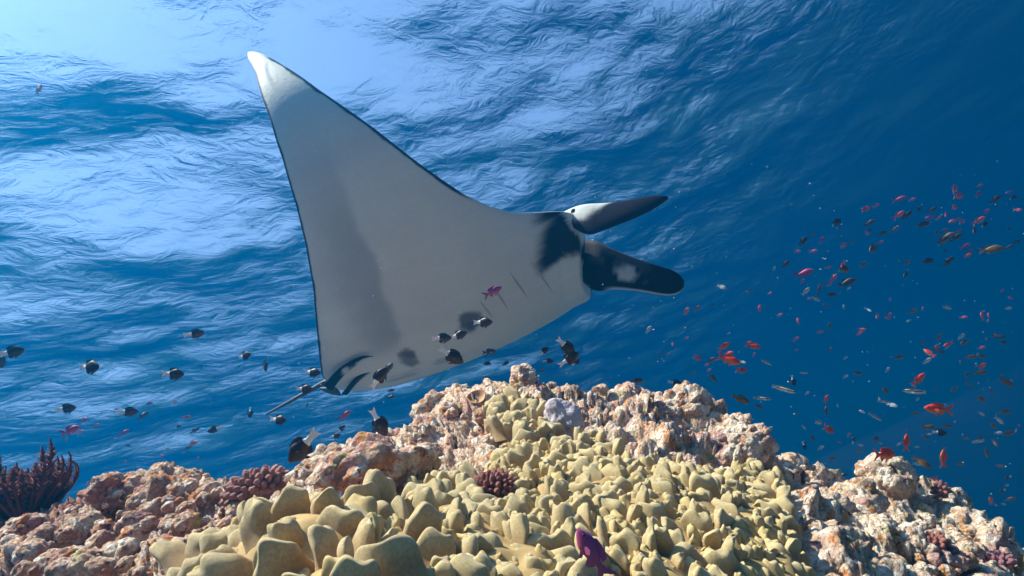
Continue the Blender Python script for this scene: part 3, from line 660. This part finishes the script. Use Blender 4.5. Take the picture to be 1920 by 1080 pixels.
    # tail, pelvic fins
    def tube(name, pts, rad, cc):
        a = np.array([loc(*p_) for p_ in pts]); n = 30; t2 = np.linspace(0, 1, n); tt = np.linspace(0, 1, len(a)); c3 = np.stack([np.interp(t2, tt, a[:, j]) for j in range(3)], -1)
        tan = np.gradient(c3, axis=0); tan /= np.linalg.norm(tan, axis=1)[:, None]; s1 = np.cross(tan, [0, 0, 1.]); s1 /= np.linalg.norm(s1, axis=1)[:, None]; s2 = np.cross(tan, s1)
        th = np.linspace(0, 2 * math.pi, 10, endpoint=False); rr = np.interp(t2, [0, 1], rad)
        G = c3[:, None] + rr[:, None, None] * (np.cos(th)[None, :, None] * s1[:, None] + np.sin(th)[None, :, None] * s2[:, None])
        return link(name, npmesh(name, G.reshape(-1, 3), grid_quads(n, 10, wrap_v=True), simple('tail_skin', cc, .6, .3, 30)), root)
    tube('tail', [(640, 712, 3.33), (610, 716, 3.36), (570, 738, 3.42), (530, 760, 3.48), (500, 776, 3.52)], (.018, .006), (.04, .045, .06))
    pk = lambda T, H, N_, wn: .75 - .75 * sstep(.2, .7, np.abs(H) + .3 * wn) * .9
    paddle('pelvic_fin', [(700, 668, 3.045), (682, 666, 3.04), (660, 674, 3.05), (630, 694, 3.08), (606, 722, 3.12)], [(701, 669, 3.045), (685, 675, 3.04), (664, 688, 3.06), (640, 708, 3.09), (622, 734, 3.13)], .012, lambda T, H, N_, wn: .8 * sstep(.35, -.1, H + .5 * wn) * sstep(.8, .5, T + .3 * wn), n=30)
    paddle('pelvic_fin', [(722, 682, 3.17), (704, 687, 3.16), (684, 696, 3.17), (660, 712, 3.19), (640, 740, 3.22)], [(723, 683, 3.17), (706, 693, 3.17), (688, 703, 3.18), (667, 720, 3.2), (652, 740, 3.22)], .010, lambda T, H, N_, wn: .6 * sstep(.2, -.2, H + .5 * wn) * sstep(.75, .4, T), n=30)
    paddle('dorsal_fin', [(625, 722, 3.44), (608, 727, 3.46), (596, 726, 3.48)], [(640, 742, 3.44), (622, 740, 3.46), (602, 730, 3.48)], .008, lambda T, H, N_, wn: .15 + .3 * sstep(.7, 1, H), n=16)
    # gill slits and eye
    ms = simple('gill_slit', (.40, .40, .40), .8, .1)
    def on_belly(x, s):
        a, Y, Z = NEAR; j = np.argmin(np.abs(S - s)); i_ = np.argmin(np.abs(X[j] - x)); return V[j, i_]
    for (x0, s0, x1, s1) in ((.515, .36, .56, .09), (.40, .35, .43, .16), (.30, .32, .315, .15), (.21, .28, .225, .15)):
        pts = []; 
        for t in np.linspace(0, 1, 12):
            s_, x_ = s0 + (s1 - s0) * t, x0 + (x1 - x0) * t
            j = np.interp(s_, S, np.arange(ns)); j0 = int(j); fj = j - j0
            def row(jj): return np.array([np.interp(-x_, -X[jj], V[jj, :, c_]) for c_ in range(3)])
            pts.append(row(j0) * (1 - fj) + row(min(j0 + 1, ns - 1)) * fj)
        pts = np.array(pts); th = np.linspace(0, 2 * math.pi, 6, endpoint=False); rr = .006 * np.sin(np.linspace(.15, 3.0, 12))
        G = pts[:, None] + rr[:, None, None] * (np.cos(th)[None, :, None] * np.array([1, 0, 0]) + .45 * np.sin(th)[None, :, None] * np.array([0, 0, 1]))
        link('gill_slit', npmesh('gill_slit', G.reshape(-1, 3), grid_quads(12, 6, wrap_v=True), ms), body)
    bm = bmesh.new(); bmesh.ops.create_uvsphere(bm, u_segments=16, v_segments=10, radius=.016); me = bpy.data.meshes.new('eye'); bm.to_mesh(me); bm.free(); me.materials.append(simple('manta_eye', (.008, .008, .01), .2, .1))
    link('eye', me, root, loc(1076, 397, 2.985))
    return root
manta()

# ------------------------------------------------------------------ fish
def fin_mesh(name, outline, m, th=.006, y=0, curve=0):      # thin solid fin in the fish's xz plane
    n = len(outline); V = [(x, y + th / 2 + curve * x * x, z) for x, z in outline] + [(x, y - th / 2 + curve * x * x, z) for x, z in outline]
    F = [tuple(range(n)), tuple(range(2 * n - 1, n - 1, -1))] + [(i, i + n, (i + 1) % n + n, (i + 1) % n) for i in range(n)]
    return mesh(name, V, F, m, False)
def body_mesh(name, prof, m, x0=None, x1=None, n=22, k=16):   # prof: (x, half height, half width, centre z), nose first
    xs = np.array([p[0] for p in prof]); a, b = (xs[0] if x0 is None else x0), (xs[-1] if x1 is None else x1)
    X = a + (b - a) * (.5 - .5 * np.cos(np.linspace(0, math.pi, n)))
    o = np.argsort(xs); col_ = lambda j: np.interp(X, xs[o], np.array([p[j] for p in prof])[o])
    H, W, Z = col_(1), col_(2), col_(3); th = np.linspace(0, 2 * math.pi, k, endpoint=False)
    G = np.stack([np.repeat(X[:, None], k, 1), W[:, None] * np.sin(th)[None], Z[:, None] + H[:, None] * np.cos(th)[None]], -1).reshape(-1, 3)
    q = [tuple(f) for f in grid_quads(n, k, wrap_v=True)] + [tuple(range(k)), tuple(range((n - 1) * k + k - 1, (n - 1) * k - 1, -1))]
    return mesh(name, G, q, m)
def smooth_prof(h, w, nose=.5, stalk=-.27, hs=.075, ws=.02, peak=.35):
    out = []
    for i in range(17):
        t = i / 16; x = nose + (stalk - nose) * t
        e = (t / peak) ** .62 if t < peak else 1 - ((t - peak) / (1 - peak)) ** 1.9
        e = min(1, max(0, e)); s = sstep(.6, 1, np.array(t)).item()
        out.append((x, max(h * e, hs * s, .004), max(w * e ** .8, ws * s, .003), 0))
    return out
def fish_mat(name, cc, belly=None, rough=.45):
    m, t, p, N, L = new_mat(name); tc = N('ShaderNodeTexCoord'); sx = N('ShaderNodeSeparateXYZ'); L(tc.outputs['Object'], sx.inputs[0])
    r = ramp(N, [(.30, belly or cc), (.62, cc)]); ma = N('ShaderNodeMath'); ma.operation = 'MULTIPLY_ADD'; ma.inputs[1].default_value = 2; ma.inputs[2].default_value = .5; L(sx.outputs['Z'], ma.inputs[0]); L(ma.outputs[0], r.inputs[0])
    vo = N('ShaderNodeTexVoronoi'); vo.inputs['Scale'].default_value = 34; L(tc.outputs['Object'], vo.inputs['Vector'])
    r2 = ramp(N, [(.2, (1, 1, 1)), (.8, (.72, .72, .72))]); L(vo.outputs['Distance'], r2.inputs[0])
    mu = N('ShaderNodeMix'); mu.data_type = 'RGBA'; mu.blend_type = 'MULTIPLY'; mu.inputs[0].default_value = .6; L(r.outputs[0], mu.inputs[6]); L(r2.outputs[0], mu.inputs[7]); L(mu.outputs[2], p.inputs['Base Color'])
    p.inputs['Roughness'].default_value = rough; return m
def stripe_mat():
    m, t, p, N, L = new_mat('striped_skin'); tc = N('ShaderNodeTexCoord'); sx = N('ShaderNodeSeparateXYZ'); L(tc.outputs['Object'], sx.inputs[0])
    ma = N('ShaderNodeMath'); ma.operation = 'MULTIPLY_ADD'; ma.inputs[1].default_value = 4.6; ma.inputs[2].default_value = .5; L(sx.outputs['Z'], ma.inputs[0])
    r = ramp(N, [(0, (.75, .76, .72)), (.47, (.75, .76, .72)), (.50, (.015, .012, .02)), (.66, (.015, .012, .02)), (.69, (.72, .66, .50)), (.80, (.72, .66, .50)), (.83, (.03, .02, .02))], 'LINEAR'); L(ma.outputs[0], r.inputs[0]); L(r.outputs[0], p.inputs['Base Color']); p.inputs['Roughness'].default_value = .4
    return m
MF = dict(dark=fish_mat('dark_skin', (.020, .010, .016), (.030, .010, .010)), white=fish_mat('white_skin', (.80, .80, .80)), orange=fish_mat('orange_skin', (.75, .045, .02), (.80, .17, .04)),
          purple=fish_mat('purple_skin', (.30, .035, .20), (.45, .08, .18)), pink=fish_mat('pink_skin', (.62, .10, .16), (.70, .22, .25)), brown=fish_mat('brown_skin', (.10, .065, .035), (.26, .16, .06)),
          slate=fish_mat('slate_skin', (.035, .035, .05), (.09, .085, .08)), yellow=fish_mat('yellow_skin', (.75, .50, .06), (.72, .62, .3)), stripe=stripe_mat(), eye=simple('fish_eye', (.01, .01, .012), .15, .1),
          silver=fish_mat('silver_skin', (.40, .42, .42), (.7, .7, .66)))
def species(kind):
    P = []                                # (name, mesh, parent part index)
    add = lambda n, me, par=None: P.append((n, me, par))
    if kind == 'damsel':
        pr = smooth_prof(.225, .085, hs=.075, stalk=-.30, peak=.38)
        add('body', body_mesh('body', pr, MF['dark'], x1=-.14)); add('tail_stalk', body_mesh('tail_stalk', pr, MF['white'], x0=-.135, n=8))
        add('tail_fin', fin_mesh('tail_fin', [(-.27, .07), (-.36, .08), (-.55, .12), (-.50, .05), (-.47, 0), (-.50, -.05), (-.55, -.12), (-.36, -.08), (-.27, -.07)], MF['white']))
        add('dorsal_fin', fin_mesh('dorsal_fin', [(.26, .19), (.18, .255), (.0, .265), (-.12, .235), (-.18, .17), (-.14, .09), (0, .15)], MF['dark']))
        add('anal_fin', fin_mesh('anal_fin', [(.06, -.2), (-.06, -.255), (-.13, -.22), (-.18, -.15), (-.14, -.08), (0, -.15)], MF['dark']))
        add('pelvic_fin', fin_mesh('pelvic_fin', [(.20, -.2), (.10, -.29), (.03, -.30), (.1, -.2)], MF['dark'])); ez, hw = .06, .07
        ex_ = .36
    elif kind in ('orange', 'purple', 'pink'):
        m = MF[kind]; pr = smooth_prof(.165, .075, hs=.055, stalk=-.25)
        add('body', body_mesh('body', pr, m))
        add('tail_fin', fin_mesh('tail_fin', [(-.22, .05), (-.30, .09), (-.40, .17), (-.50, .21), (-.42, .09), (-.35, 0), (-.42, -.09), (-.50, -.21), (-.40, -.17), (-.30, -.09), (-.22, -.05)], m))
        add('dorsal_fin', fin_mesh('dorsal_fin', [(.24, .13), (.2, .20), (.08, .215), (-.08, .205), (-.17, .17), (-.19, .07), (0, .1)], m))
        add('anal_fin', fin_mesh('anal_fin', [(.0, -.12), (-.08, -.215), (-.15, -.18), (-.19, -.06), (0, -.08)], m)); add('pelvic_fin', fin_mesh('pelvic_fin', [(.19, -.13), (.08, -.24), (.04, -.21), (.1, -.12)], m)); ez, hw, ex_ = .045, .055, .37
    elif kind == 'wrasse':
        m = MF['stripe']; pr = smooth_prof(.10, .06, hs=.05, stalk=-.36); add('body', body_mesh('body', pr, m))
        add('tail_fin', fin_mesh('tail_fin', [(-.34, .05), (-.44, .075), (-.50, .07), (-.485, 0), (-.50, -.07), (-.44, -.075), (-.34, -.05)], MF['silver']))
        add('dorsal_fin', fin_mesh('dorsal_fin', [(.25, .075), (.2, .115), (-.28, .10), (-.33, .05), (0, .07)], MF['silver'])); add('anal_fin', fin_mesh('anal_fin', [(.0, -.075), (-.05, -.11), (-.29, -.09), (-.33, -.045), (-.1, -.06)], MF['silver'])); ez, hw, ex_ = .02, .035, .42
    elif kind == 'butterfly':
        m = MF['yellow']; pr = smooth_prof(.32, .07, hs=.06, stalk=-.32, peak=.5); add('body', body_mesh('body', pr, m))
        for k in range(4):
            x = .1 - .12 * k; add('band', body_mesh('band', [(a, b + .003, c_ + .004, z) for a, b, c_, z in pr], MF['dark'], x0=x, x1=x - .035, n=4))
        add('tail_fin', fin_mesh('tail_fin', [(-.3, .06), (-.46, .13), (-.5, 0), (-.46, -.13), (-.3, -.06)], MF['white'])); add('dorsal_fin', fin_mesh('dorsal_fin', [(.2, .26), (.05, .38), (-.2, .37), (-.32, .2), (-.28, .06), (0, .25)], m)); add('anal_fin', fin_mesh('anal_fin', [(.1, -.26), (-.1, -.38), (-.25, -.33), (-.32, -.14), (-.28, -.06), (0, -.25)], m)); ez, hw, ex_ = .05, .05, .38
    else:                                 # brown, slate, silver: chromis shape
        m = MF[kind]; pr = smooth_prof(.185, .07, hs=.055, stalk=-.26); add('body', body_mesh('body', pr, m))
        add('tail_fin', fin_mesh('tail_fin', [(-.23, .05), (-.34, .10), (-.50, .17), (-.38, 0), (-.50, -.17), (-.34, -.10), (-.23, -.05)], m)); add('dorsal_fin', fin_mesh('dorsal_fin', [(.24, .15), (.15, .21), (-.08, .225), (-.18, .18), (-.2, .06), (0, .1)], m))
        add('anal_fin', fin_mesh('anal_fin', [(.02, -.14), (-.08, -.21), (-.17, -.17), (-.2, -.06), (0, -.1)], m)); ez, hw, ex_ = .045, .05, .37
    for s in (-1, 1):
        bm = bmesh.new(); bmesh.ops.create_icosphere(bm, subdivisions=2, radius=.026); bmesh.ops.translate(bm, verts=bm.verts, vec=(ex_, s * hw * .82, ez)); me = bpy.data.meshes.new('eye'); bm.to_mesh(me); bm.free(); me.materials.append(MF['eye']); add('eye', me, 0)
        mp_ = MF['white'] if kind == 'damsel' else P[0][1].materials[0]
        me = fin_mesh('pectoral_fin', [(0, .02), (-.10, .05), (-.16, .0), (-.12, -.05), (0, -.02)], mp_ if kind != 'damsel' else MF['dark'], .004)
        me.transform(Matrix.Translation((.2, s * (hw + .015), -.03)) @ Matrix.Rotation(s * R(-28), 4, 'Z')); add('pectoral_fin', me)
    # the same fish as one mesh for far ones
    bm = bmesh.new()
    for n_, me, par in P: 
        if n_ not in ('eye',): bm.from_mesh(me)
    far = bpy.data.meshes.new('far'); mats = []; bm.free()
    bm = bmesh.new(); base = 0
    for n_, me, par in P:
        if n_ == 'eye' or n_ == 'pectoral_fin': continue
        mt = me.materials[0]
        if mt not in mats: mats.append(mt)
        nf = len(bm.faces); bm.from_mesh(me); bm.faces.ensure_lookup_table()
        for f_ in bm.faces[nf:]: f_.material_index = mats.index(mt)
    bm.to_mesh(far); bm.free()
    for mt in mats: far.materials.append(mt)
    return P, far
SP = {k: species(k) for k in ('damsel', 'orange', 'purple', 'pink', 'wrasse', 'butterfly', 'brown', 'slate', 'silver')}
REAL = dict(damsel=.068, orange=.075, purple=.075, pink=.06, wrasse=.085, butterfly=.075, brown=.065, slate=.065, silver=.06)
NAME = dict(damsel='damselfish', orange='anthias_fish', purple='anthias_fish', pink='anthias_fish', wrasse='striped_wrasse', butterfly='butterflyfish', brown='chromis_fish', slate='chromis_fish', silver='chromis_fish')
frng = random.Random(12)
def fish(kind, px, py, lpx, ang=0, yaw=None, label=None, group=None, d=None, detail=True):
    yaw = frng.uniform(-25, 25) if yaw is None else yaw
    d = d or FPX * REAL[kind] / lpx * max(.35, math.cos(R(yaw))) ; L_ = lpx * d / FPX / max(.35, math.cos(R(yaw)))
    a, y = R(ang), R(yaw)
    f = camdir((math.cos(a) * math.cos(y), math.sin(a) * math.cos(y), math.sin(y))).normalized()
    flip = -1 if math.cos(a) < -.05 else 1
    up = camdir((-math.sin(a) * flip, math.cos(a) * flip, frng.uniform(-.15, .15))); side = up.cross(f).normalized(); up = f.cross(side).normalized()
    M = Matrix((f, side, up)).transposed().to_4x4(); M.translation = at(px, py, d)
    P, far = SP[kind]
    if detail:
        root = bpy.data.objects.new(NAME[kind], None); col.objects.link(root)
        made = []
        for n_, me, par in P:
            made.append(link(n_, me, root if par is None else made[par]))
    else: root = link(NAME[kind], far)
    root.matrix_world = M @ Matrix.Scale(L_, 4)
    return tag(root, label or 'fish', 'fish', group)
G_D = 'black damselfish with white tails'
D = lambda px, py, l, a, lab, **k: fish('damsel', px, py, l, a, label=lab, group=G_D, **k)
D(567, 838, 80, 228, 'largest black damselfish, diving head down, white tail raised, above the overhanging shelf', yaw=5)
D(711, 793, 56, -58, 'black damselfish nosing down toward the mound shoulder, tail up', yaw=-8)
D(847, 667, 52, -33, 'black damselfish tilting down before the manta trailing edge', yaw=5)
D(711, 708, 46, 55, 'black damselfish climbing at the rear edge of the manta', yaw=10)
D(906, 604, 36, 3, 'black damselfish level in front of the manta belly, below the magenta fish')
D(860, 628, 34, 18, 'front one of two black damselfish in file under the manta belly'); D(829, 634, 36, 2, 'rear one of two black damselfish in file under the manta belly')
D(1062, 650, 44, -42, 'upper of two black damselfish stacked over the mound top', yaw=5); D(1067, 673, 44, 34, 'lower of two black damselfish stacked over the mound top', yaw=-5)
D(571, 729, 34, 2, 'black damselfish crossing the manta tail'); D(586, 698, 34, -2, 'black damselfish touching the manta trailing corner, above its tail'); D(522, 787, 36, 0, 'black damselfish under the tip of the manta tail')
for px, py, l, a, lab in [(168, 688, 50, 4, 'plump black damselfish level in open water, leading the one with a shorter white tail'), (325, 701, 45, 0, 'black damselfish level in open water midway between manta tail and open side'), (365, 626, 34, 8, 'black damselfish highest of those behind the manta rear edge'), (459, 667, 30, 15, 'black damselfish nose up behind the manta rear edge, beside a diving grey chromis'),
                          (124, 766, 38, 8, 'black damselfish with long white tail just above a magenta fish'), (240, 772, 32, -5, 'round black damselfish at the edge of the loose pink shoal'), (402, 805, 24, 200, 'black damselfish swimming away from the mound, above the loose pink shoal'), (469, 774, 20, -82, 'slim black damselfish hanging head down below the manta tail tip'), (22, 660, 46, 12, 'black damselfish with another hanging at its tail, far behind the manta'), (2, 674, 34, -95, 'black damselfish hanging head down at the tail of another')]: D(px, py, l, a, lab)
S2 = 'small black damselfish with white tail in the gap between ridge and mound'
for px, py, l, a in [(629, 817, 22, 15), (640, 804, 20, 50), (604, 840, 16, 60), (622, 851, 18, 60), (492, 886, 20, -12), (500, 890, 16, 50), (529, 884, 16, 25), (630, 858, 14, 70)]: D(px, py, l, a, S2, detail=l > 17)
S3 = 'small black damselfish hovering over the crest of the mound'
for px, py, l, a in [(1020, 658, 22, 40), (1028, 677, 20, 0), (967, 692, 17, 0), (1266, 718, 24, -8), (1080, 679, 18, 40)]: D(px, py, l, a, S3, detail=l > 17)
S4 = 'small black damselfish with white tail low over the pale pinnacle slope'
for px, py, l, a in [(1487, 714, 20, -80), (1762, 811, 26, -5), (1636, 888, 18, 0), (1890, 895, 16, 190), (1880, 920, 16, 190), (1508, 836, 16, -70), (1583, 889, 12, 0), (1430, 826, 14, -30), (1600, 825, 14, 80)]: D(px, py, l, a, S4, detail=l > 17)
S5 = 'slim grey chromis beside the manta rear edge'
for px, py, l, a in [(727, 692, 30, 48), (917, 660, 28, 8), (925, 648, 14, 30), (836, 535, 20, -4), (987, 587, 14, -10), (1045, 580, 18, 2), (497, 685, 24, -75)]: fish('slate', px, py, l, a, label=S5, group='grey chromis round the manta', detail=l > 17)
S6 = 'small dark chromis hanging between the manta rear edge and the mound'
for px, py, l, a in [(913, 682, 17, 10), (948, 682, 15, 30), (912, 709, 15, 0), (910, 723, 11, 0), (874, 730, 13, 30), (827, 747, 13, 40), (733, 732, 15, 10), (732, 744, 18, 10), (699, 809, 14, 180), (1015, 694, 14, -5), (576, 759, 11, 60)]: fish('slate', px, py, l, a, label=S6, group='grey chromis round the manta', detail=False)
fish('purple', 923, 547, 40, 28, 10, 'magenta fish in front of the manta gill slits', 'purple fish'); fish('purple', 646, 779, 28, 38, 10, 'magenta fish above the overhanging shelf, under the manta rear edge', 'purple fish'); fish('purple', 131, 807, 40, 20, 5, 'magenta fish beside the black damselfish, above the feather star', 'purple fish')
fish('purple', 1112, 1040, 108, 122, 8, 'purple fish with red tail hovering close over the leather coral field', 'purple fish', d=.66)
fish('butterfly', 866, 779, 32, 160, 20, 'yellow striped butterflyfish against the shoulder of the mound')
for px, py, l, a, lab in [(1366, 674, 44, -18, 'largest orange fish of the trio over the mound crest'), (1357, 650, 26, 35, 'orange fish right above the largest of the trio'), (1390, 694, 26, -8, 'orange fish just under the largest of the trio'),
                          (1412, 648, 28, -12, 'orange fish beside a dark one above the trio'), (1308, 671, 20, -22, 'orange fish alone between manta fins and mound crest'), (1760, 767, 52, 176, 'large orange fish facing the mound, above the pinnacle slope'),
                          (1658, 852, 56, -4, 'large orange fish facing open water, just above the pale pinnacle'), (1722, 712, 34, 48, 'orange fish touching the horizontal striped wrasse'), (1554, 805, 30, -28, 'orange fish nosing down between the shoal and pinnacle slope'),
                          (1700, 830, 34, 85, 'orange fish swimming straight up beside the large one'), (1769, 860, 36, 95, 'orange fish swimming straight up near a brown chromis'), (1749, 899, 22, 195, 'little orange fish above the crest of the pinnacle slope'), (1185, 732, 20, 25, 'little orange fish touching the crest of the mound'), (1842, 686, 20, 25, 'little orange fish amid brown chromis in the open blue'), (1549, 748, 18, 50, 'small orange fish near the dark diving damselfish'), (73, 168, 24, 80, 'lone orange fish high up near the bright water surface')]:
    fish('orange', px, py, l, a, label=lab, group='orange fish over the reef')
for px, py, l, a, lab in [(1470, 730, 40, -15, 'largest striped wrasse, tilted down, above the mound shoulder'), (1430, 747, 34, -4, 'striped wrasse level beside the brown chromis'), (1438, 680, 24, -24, 'striped wrasse high over the mound shoulder'), (1508, 699, 18, -4, 'small pale striped wrasse above the largest one'), (1714, 734, 44, 176, 'striped wrasse level under an orange fish'),
                          (1658, 753, 24, -8, 'striped wrasse above the curving one'), (1642, 782, 28, -30, 'striped wrasse angled down beside a dark fish'), (1835, 827, 28, 6, 'pale striped wrasse far out over the pinnacle slope'), (1453, 919, 34, -62, 'striped wrasse standing on the edge of the leather coral field'), (1672, 962, 30, -55, 'striped wrasse resting on the pale pinnacle slope')]:
    fish('wrasse', px, py, l, a, label=lab, group='striped wrasses')
S7 = 'brown chromis with paler belly over the reef slope'
for px, py, l, a in [(1336, 708, 22, -40), (1422, 762, 18, -15), (1686, 670, 20, 12), (1820, 669, 20, 10), (1840, 668, 18, -10), (1838, 698, 24, 4), (1740, 800, 22, 0), (1776, 799, 18, -8), (1608, 700, 18, 0), (1660, 732, 20, -45), (1840, 748, 22, -30), (1885, 772, 22, 0), (1862, 798, 18, -40), (1890, 812, 22, 10), (1550, 770, 18, 80), (1850, 848, 20, -70), (1716, 775, 16, 20), (1300, 700, 12, 20), (1560, 860, 16, 10), (1800, 870, 16, 10), (1700, 878, 14, 0)]:
    fish('brown', px, py, l, a, label=S7, group='brown chromis over the reef slope', detail=l > 19)
for px, py, l, a, lab in [(1388, 748, 36, -22, 'largest brown chromis, beside a level striped wrasse above the mound shoulder'), (1195, 714, 24, 14, 'brown chromis just above the little orange fish at the mound crest'), (1378, 788, 26, -28, 'brown chromis skimming the bleached boulder on the mound shoulder'), (1728, 866, 32, -35, 'brown chromis angled down between the two orange fish swimming up'), (1886, 716, 28, -30, 'long brown chromis angled down far out in open water')]:
    fish('brown', px, py, l, a, label=lab, group='brown chromis over the reef slope')
# shoals
def shoal(n, poly, lo, hi, a0, a1, kinds, label, group, seed):
    r = random.Random(seed); xs = [p[0] for p in poly]; ys = [p[1] for p in poly]; k = 0; done = []
    while k < n:
        x, y = r.uniform(min(xs), max(xs)), r.uniform(min(ys), max(ys))
        if not inpoly(x, y, poly) or any(abs(x - a) + abs(y - b) < 9 for a, b in done): continue
        kd = r.choice(kinds); l = lo + (hi - lo) * r.random() ** 1.7; done.append((x, y))
        nm = {'pink': 'pink', 'orange': 'red', 'brown': 'brown', 'slate': 'dark grey', 'purple': 'purple', 'silver': 'silvery'}[kd]
        fish(kd, x, y, l, r.gauss(a0, a1) + (180 if r.random() < .12 else 0), r.uniform(-40, 40), 'small %s fish %s' % (nm, label), '%s fish %s' % (nm, label), d=FPX * REAL[kd] * 1.15 / l, detail=False); k += 1
shoal(74, [(1440, 520), (1500, 440), (1620, 390), (1740, 350), (1860, 345), (1920, 370), (1920, 480), (1800, 500), (1680, 520), (1560, 560)], 13, 32, 28, 12, ['pink', 'brown', 'slate', 'pink', 'slate', 'brown', 'purple'], 'of the rising shoal in the open blue', 'x', 1)
shoal(70, [(1180, 620), (1300, 560), (1440, 500), (1600, 520), (1760, 540), (1900, 540), (1910, 640), (1700, 650), (1500, 660), (1300, 700), (1200, 690)], 8, 20, 30, 30, ['pink', 'orange', 'slate', 'brown', 'pink', 'silver'], 'scattered in the blue between manta and pinnacle slope', 'x', 2)
shoal(75, [(1400, 780), (1520, 680), (1700, 640), (1910, 620), (1915, 990), (1800, 930), (1700, 870), (1600, 880), (1500, 850)], 8, 20, 0, 35, ['silver', 'brown', 'slate', 'silver', 'orange', 'brown'], 'drifting low above the pinnacle slope', 'x', 3)
shoal(34, [(60, 900), (110, 800), (190, 765), (350, 745), (390, 800), (370, 870), (250, 880), (140, 930)], 9, 22, 35, 14, ['pink', 'purple', 'pink', 'slate'], 'in the loose shoal above the rusty ridge', 'x', 4)

# ------------------------------------------------------------------ drifting specks
def specks():
    r = random.Random(8); V = []; F = []
    for _ in range(420):
        d = r.uniform(1.2, 7); p = at(r.uniform(500, 1920), r.uniform(300, 960), d); s = r.uniform(.0006, .0018) * (.5 + d / 4); b = len(V)
        e = s * r.uniform(1, 2.5)
        V += [p + Vector((e, 0, 0)), p - Vector((e, 0, 0)), p + Vector((0, s, 0)), p - Vector((0, s, 0)), p + Vector((0, 0, s)), p - Vector((0, 0, s))]
        F += [(b, b + 2, b + 4), (b + 2, b + 1, b + 4), (b + 1, b + 3, b + 4), (b + 3, b, b + 4), (b + 2, b, b + 5), (b + 1, b + 2, b + 5), (b + 3, b + 1, b + 5), (b, b + 3, b + 5)]
    tag(link('plankton', mesh('plankton', V, F, simple('plankton', (.7, .75, .75), .6, .1))), 'tiny pale specks drifting in the water', 'plankton', kind='stuff')
specks()
